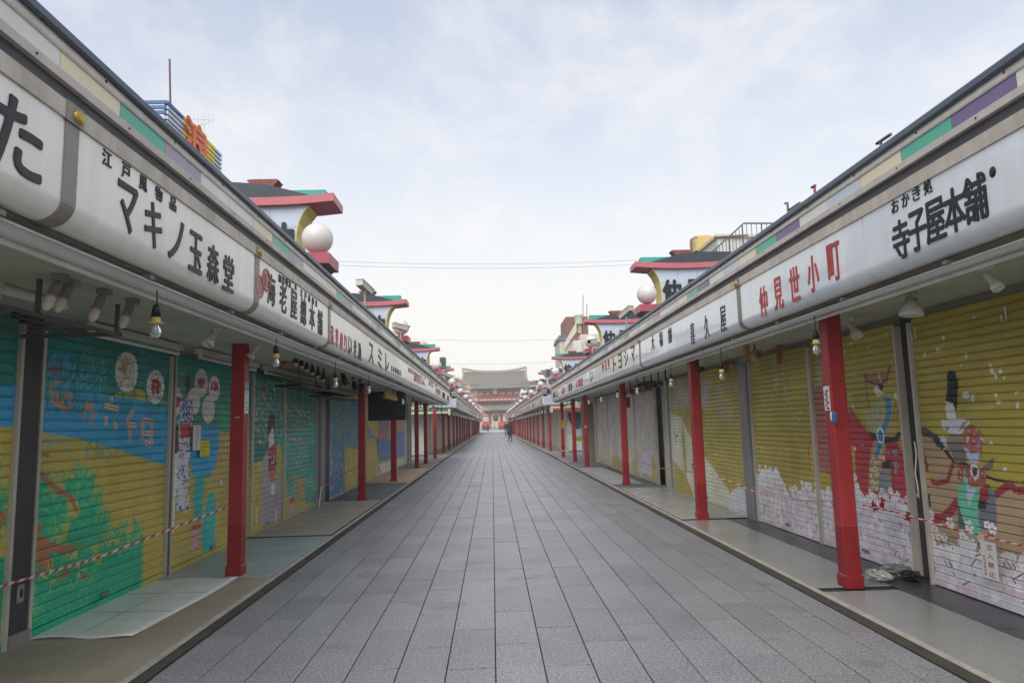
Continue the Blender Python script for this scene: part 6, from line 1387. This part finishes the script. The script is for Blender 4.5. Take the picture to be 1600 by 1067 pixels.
rl = root('stair_railing', PY(1162, 420, RY), 'dark steel railing climbing a rooftop stair on the right', 'railing'); rm = M('dark grey railing steel', '#55595c', .5); b = MB()
tA, tB, tC = PY(1098, 407, RY), PY(1162, 349, RY), PY(1260, 349, RY); b.tube([tA, tB, tC], .03, 6); lo_ = Vector((0, 0, -1.6)); b.tube([tA+lo_, tB+lo_, tC+lo_], .025, 6); b.build('handrail', rm, rl)
for k in range(26):
    t = k/25; q_ = tA.lerp(tB, t/.5) if t < .5 else tB.lerp(tC, (t-.5)/.5); MB().tube([q_, q_+lo_], .026 if k % 4 == 0 else .012, 5).build('baluster', rm, rl)
b = MB().tube([PY(1117, 371, RY), PY(1168, 368, RY)], .03, 6); b.build('upper_rail', rm, rl)
MB().box(tA.x, tC.x, RY-.3, RY+.5, 0, tA.z-1.6).build('stair_wall', cream2, rl)
for (xa_, ya_, xb_, yb_, t_, c_) in ((1274, 300, 1274, 290, 'small red camera post on the right roof edge', '#7a3f40'), (1232, 330, 1228, 318, 'short grey bracket on the right roof edge', '#77797a'), (1238, 325, 1250, 317, 'short bent rail end on the right roof edge', '#6a6d70'), (1378, 232, 1392, 210, 'tiny stub on the right gutter', '#5c6066')):
    pa, pb_ = PX(xa_, ya_+10, 2.9), PX(xb_, yb_, 2.9); pa.z = 2.8; o = MB().tube([pa, (pa.x, pa.y, pb_.z), (pa.x, pa.y+.05, pb_.z+.005), pb_], .012, 6).build('roof_fitting', M('fitting %s' % c_, c_, .5)); tag(o, t_, 'roof fitting')

hzb = MB().box(-410, 410, -70, 710, -1.4, 20.5).build('haze', None); tag(hzb, kind='stuff')
hm = bpy.data.materials.new('pale air'); hm.use_nodes = True; t = hm.node_tree; t.nodes.clear(); hzb.data.materials.clear(); hzb.data.materials.append(hm)
vp = N(t, 'ShaderNodeVolumePrincipled'); vp.inputs['Color'].default_value = (.93, .92, .9, 1); vp.inputs['Density'].default_value = HAZE; vp.inputs['Anisotropy'].default_value = 0.0
om = N(t, 'ShaderNodeOutputMaterial'); t.links.new(vp.outputs[0], om.inputs['Volume'])
# ------------------------------------------------------------------ people
skin_m = M('skin', '#b58a70', .6, var=0); hair_m = M('dark hair', '#1d1917', .6, var=0)
def person(c, h_, face, stride, trousers, jacket, label, coat=False, bag_=None):
    rt = root('person', c, label, 'person', 'people in the distance'); k = h_/1.72; rt.rotation_euler = (0, 0, face)
    J = {'pel': (0, 0, .93), 'ab': (0, 0.01, 1.12), 'ch': (0, 0, 1.32), 'nk': (0, .01, 1.46), 'hd': (0, .02, 1.56), 'ht': (0, .02, 1.66)}
    E_ = [('pel', 'ab'), ('ab', 'ch'), ('ch', 'nk'), ('nk', 'hd'), ('hd', 'ht')]; Rr_ = {'pel': .13, 'ab': .12, 'ch': .14, 'nk': .055, 'hd': .092, 'ht': .07}
    for s_, n_ in ((-1, 'l'), (1, 'r')):
        f_ = stride*s_
        J.update({'hp'+n_: (s_*.09, 0, .88), 'kn'+n_: (s_*.1, f_*.22+.02, .5), 'an'+n_: (s_*.1, f_*.38-.02, .09), 'to'+n_: (s_*.11, f_*.38+.13, .04),
                  'sh'+n_: (s_*.18, 0, 1.38), 'el'+n_: (s_*.23, -f_*.1, 1.12), 'wr'+n_: (s_*.22, -f_*.2+.06, .9), 'ha'+n_: (s_*.22, -f_*.2+.09, .82)})
        E_ += [('pel', 'hp'+n_), ('hp'+n_, 'kn'+n_), ('kn'+n_, 'an'+n_), ('an'+n_, 'to'+n_), ('ch', 'sh'+n_), ('sh'+n_, 'el'+n_), ('el'+n_, 'wr'+n_), ('wr'+n_, 'ha'+n_)]
        Rr_.update({'hp'+n_: .1, 'kn'+n_: .065, 'an'+n_: .042, 'to'+n_: .035, 'sh'+n_: .065, 'el'+n_: .045, 'wr'+n_: .032, 'ha'+n_: .035})
    ks = list(J); me = bpy.data.meshes.new('b'); me.from_pydata([Vector(J[q])*k for q in ks], [(ks.index(a), ks.index(b_)) for a, b_ in E_], [])
    o = bpy.data.objects.new('body', me); col.objects.link(o); md = o.modifiers.new('s', 'SKIN'); 
    for i, q in enumerate(ks): me.skin_vertices[0].data[i].radius = (Rr_[q]*k, Rr_[q]*k*.9); me.skin_vertices[0].data[i].use_root = (q == 'pel')
    sd_ = o.modifiers.new('u', 'SUBSURF'); sd_.levels = 1
    dg = bpy.context.evaluated_depsgraph_get(); nm_ = bpy.data.meshes.new_from_object(o.evaluated_get(dg)); bpy.data.objects.remove(o)
    nm_.materials.clear()
    for m_ in (trousers, jacket, skin_m, M('dark shoe', '#15161a', .5)): nm_.materials.append(m_)
    for p in nm_.polygons:
        z = p.center.z/k; x = abs(p.center.x)/k
        p.material_index = 3 if z < .09 else 2 if z > 1.46 or (z < .88 and x > .17) else 1 if z > .95 or x > .17 else 0; p.use_smooth = True
    lobj('body', nm_, rt)
    MB().sphere((0, 0, 1.62*k), .1*k, 14, (.98, 1.05, .95)).build('hair', hair_m, rt, loc=(0, -.012, .01))
    if coat:
        MB().lathe([(.09, 1.42), (.2, 1.38), (.2, 1.2), (.17, 1.05), (.21, .8), (.25, .52), (.23, .5), (.15, 1.0)], (0, 0, 0), n=20).build('long_coat', coat, rt, loc=(0, 0, 0)); rt.children[-1].scale = (k, k*.75, k)
    if bag_: MB().bbox(-.14, .14, -.26, -.13, .98, 1.36, .04).build('backpack', bag_, rt, loc=(0, 0, 0))
oc = M('olive black coat', '#2f332c', .8, var=0)
person(PZ(797.5, 689.5, 0), 1.8, R(60), .5, M('black trousers', '#1d1f22', .8, var=0), oc, 'person in a long dark olive coat walking on the right of the street', oc)
person(PZ(791, 682, 0), 1.62, R(0), .2, M('blue trousers', '#27407c', .8, var=0), M('dark maroon jacket', '#3a2528', .8, var=0), 'person in blue trousers and dark top beside the right pillars')
person(PZ(762.5, 675.8, 0), 1.5, R(170), .3, M('dark grey trousers', '#33363c', .8, var=0), M('teal jacket', '#2c6a80', .8, var=0), 'person in a teal blue jacket near the street middle', bag_=M('blue backpack', '#26467a', .8, var=0))
person(PZ(754.5, 672.8, 0), 1.6, R(180), .2, M('brown trousers', '#3c332e', .8, var=0), M('dark brown jacket', '#3b3632', .8, var=0), 'person in dark clothes at the far left end of the street')
person(PZ(768, 671.6, 0), 1.6, R(180), .2, M('grey trousers', '#55565a', .8, var=0), M('white coat', '#c9c6c0', .8, var=0), 'person in a white coat just before the temple gate')
person(PZ(773, 671.4, 0), 1.6, R(0), .4, M('black trousers', '#1d1f22', .8, var=0), M('cream jacket', '#bdb6a4', .8, var=0), 'person in a cream jacket right of the white coat')
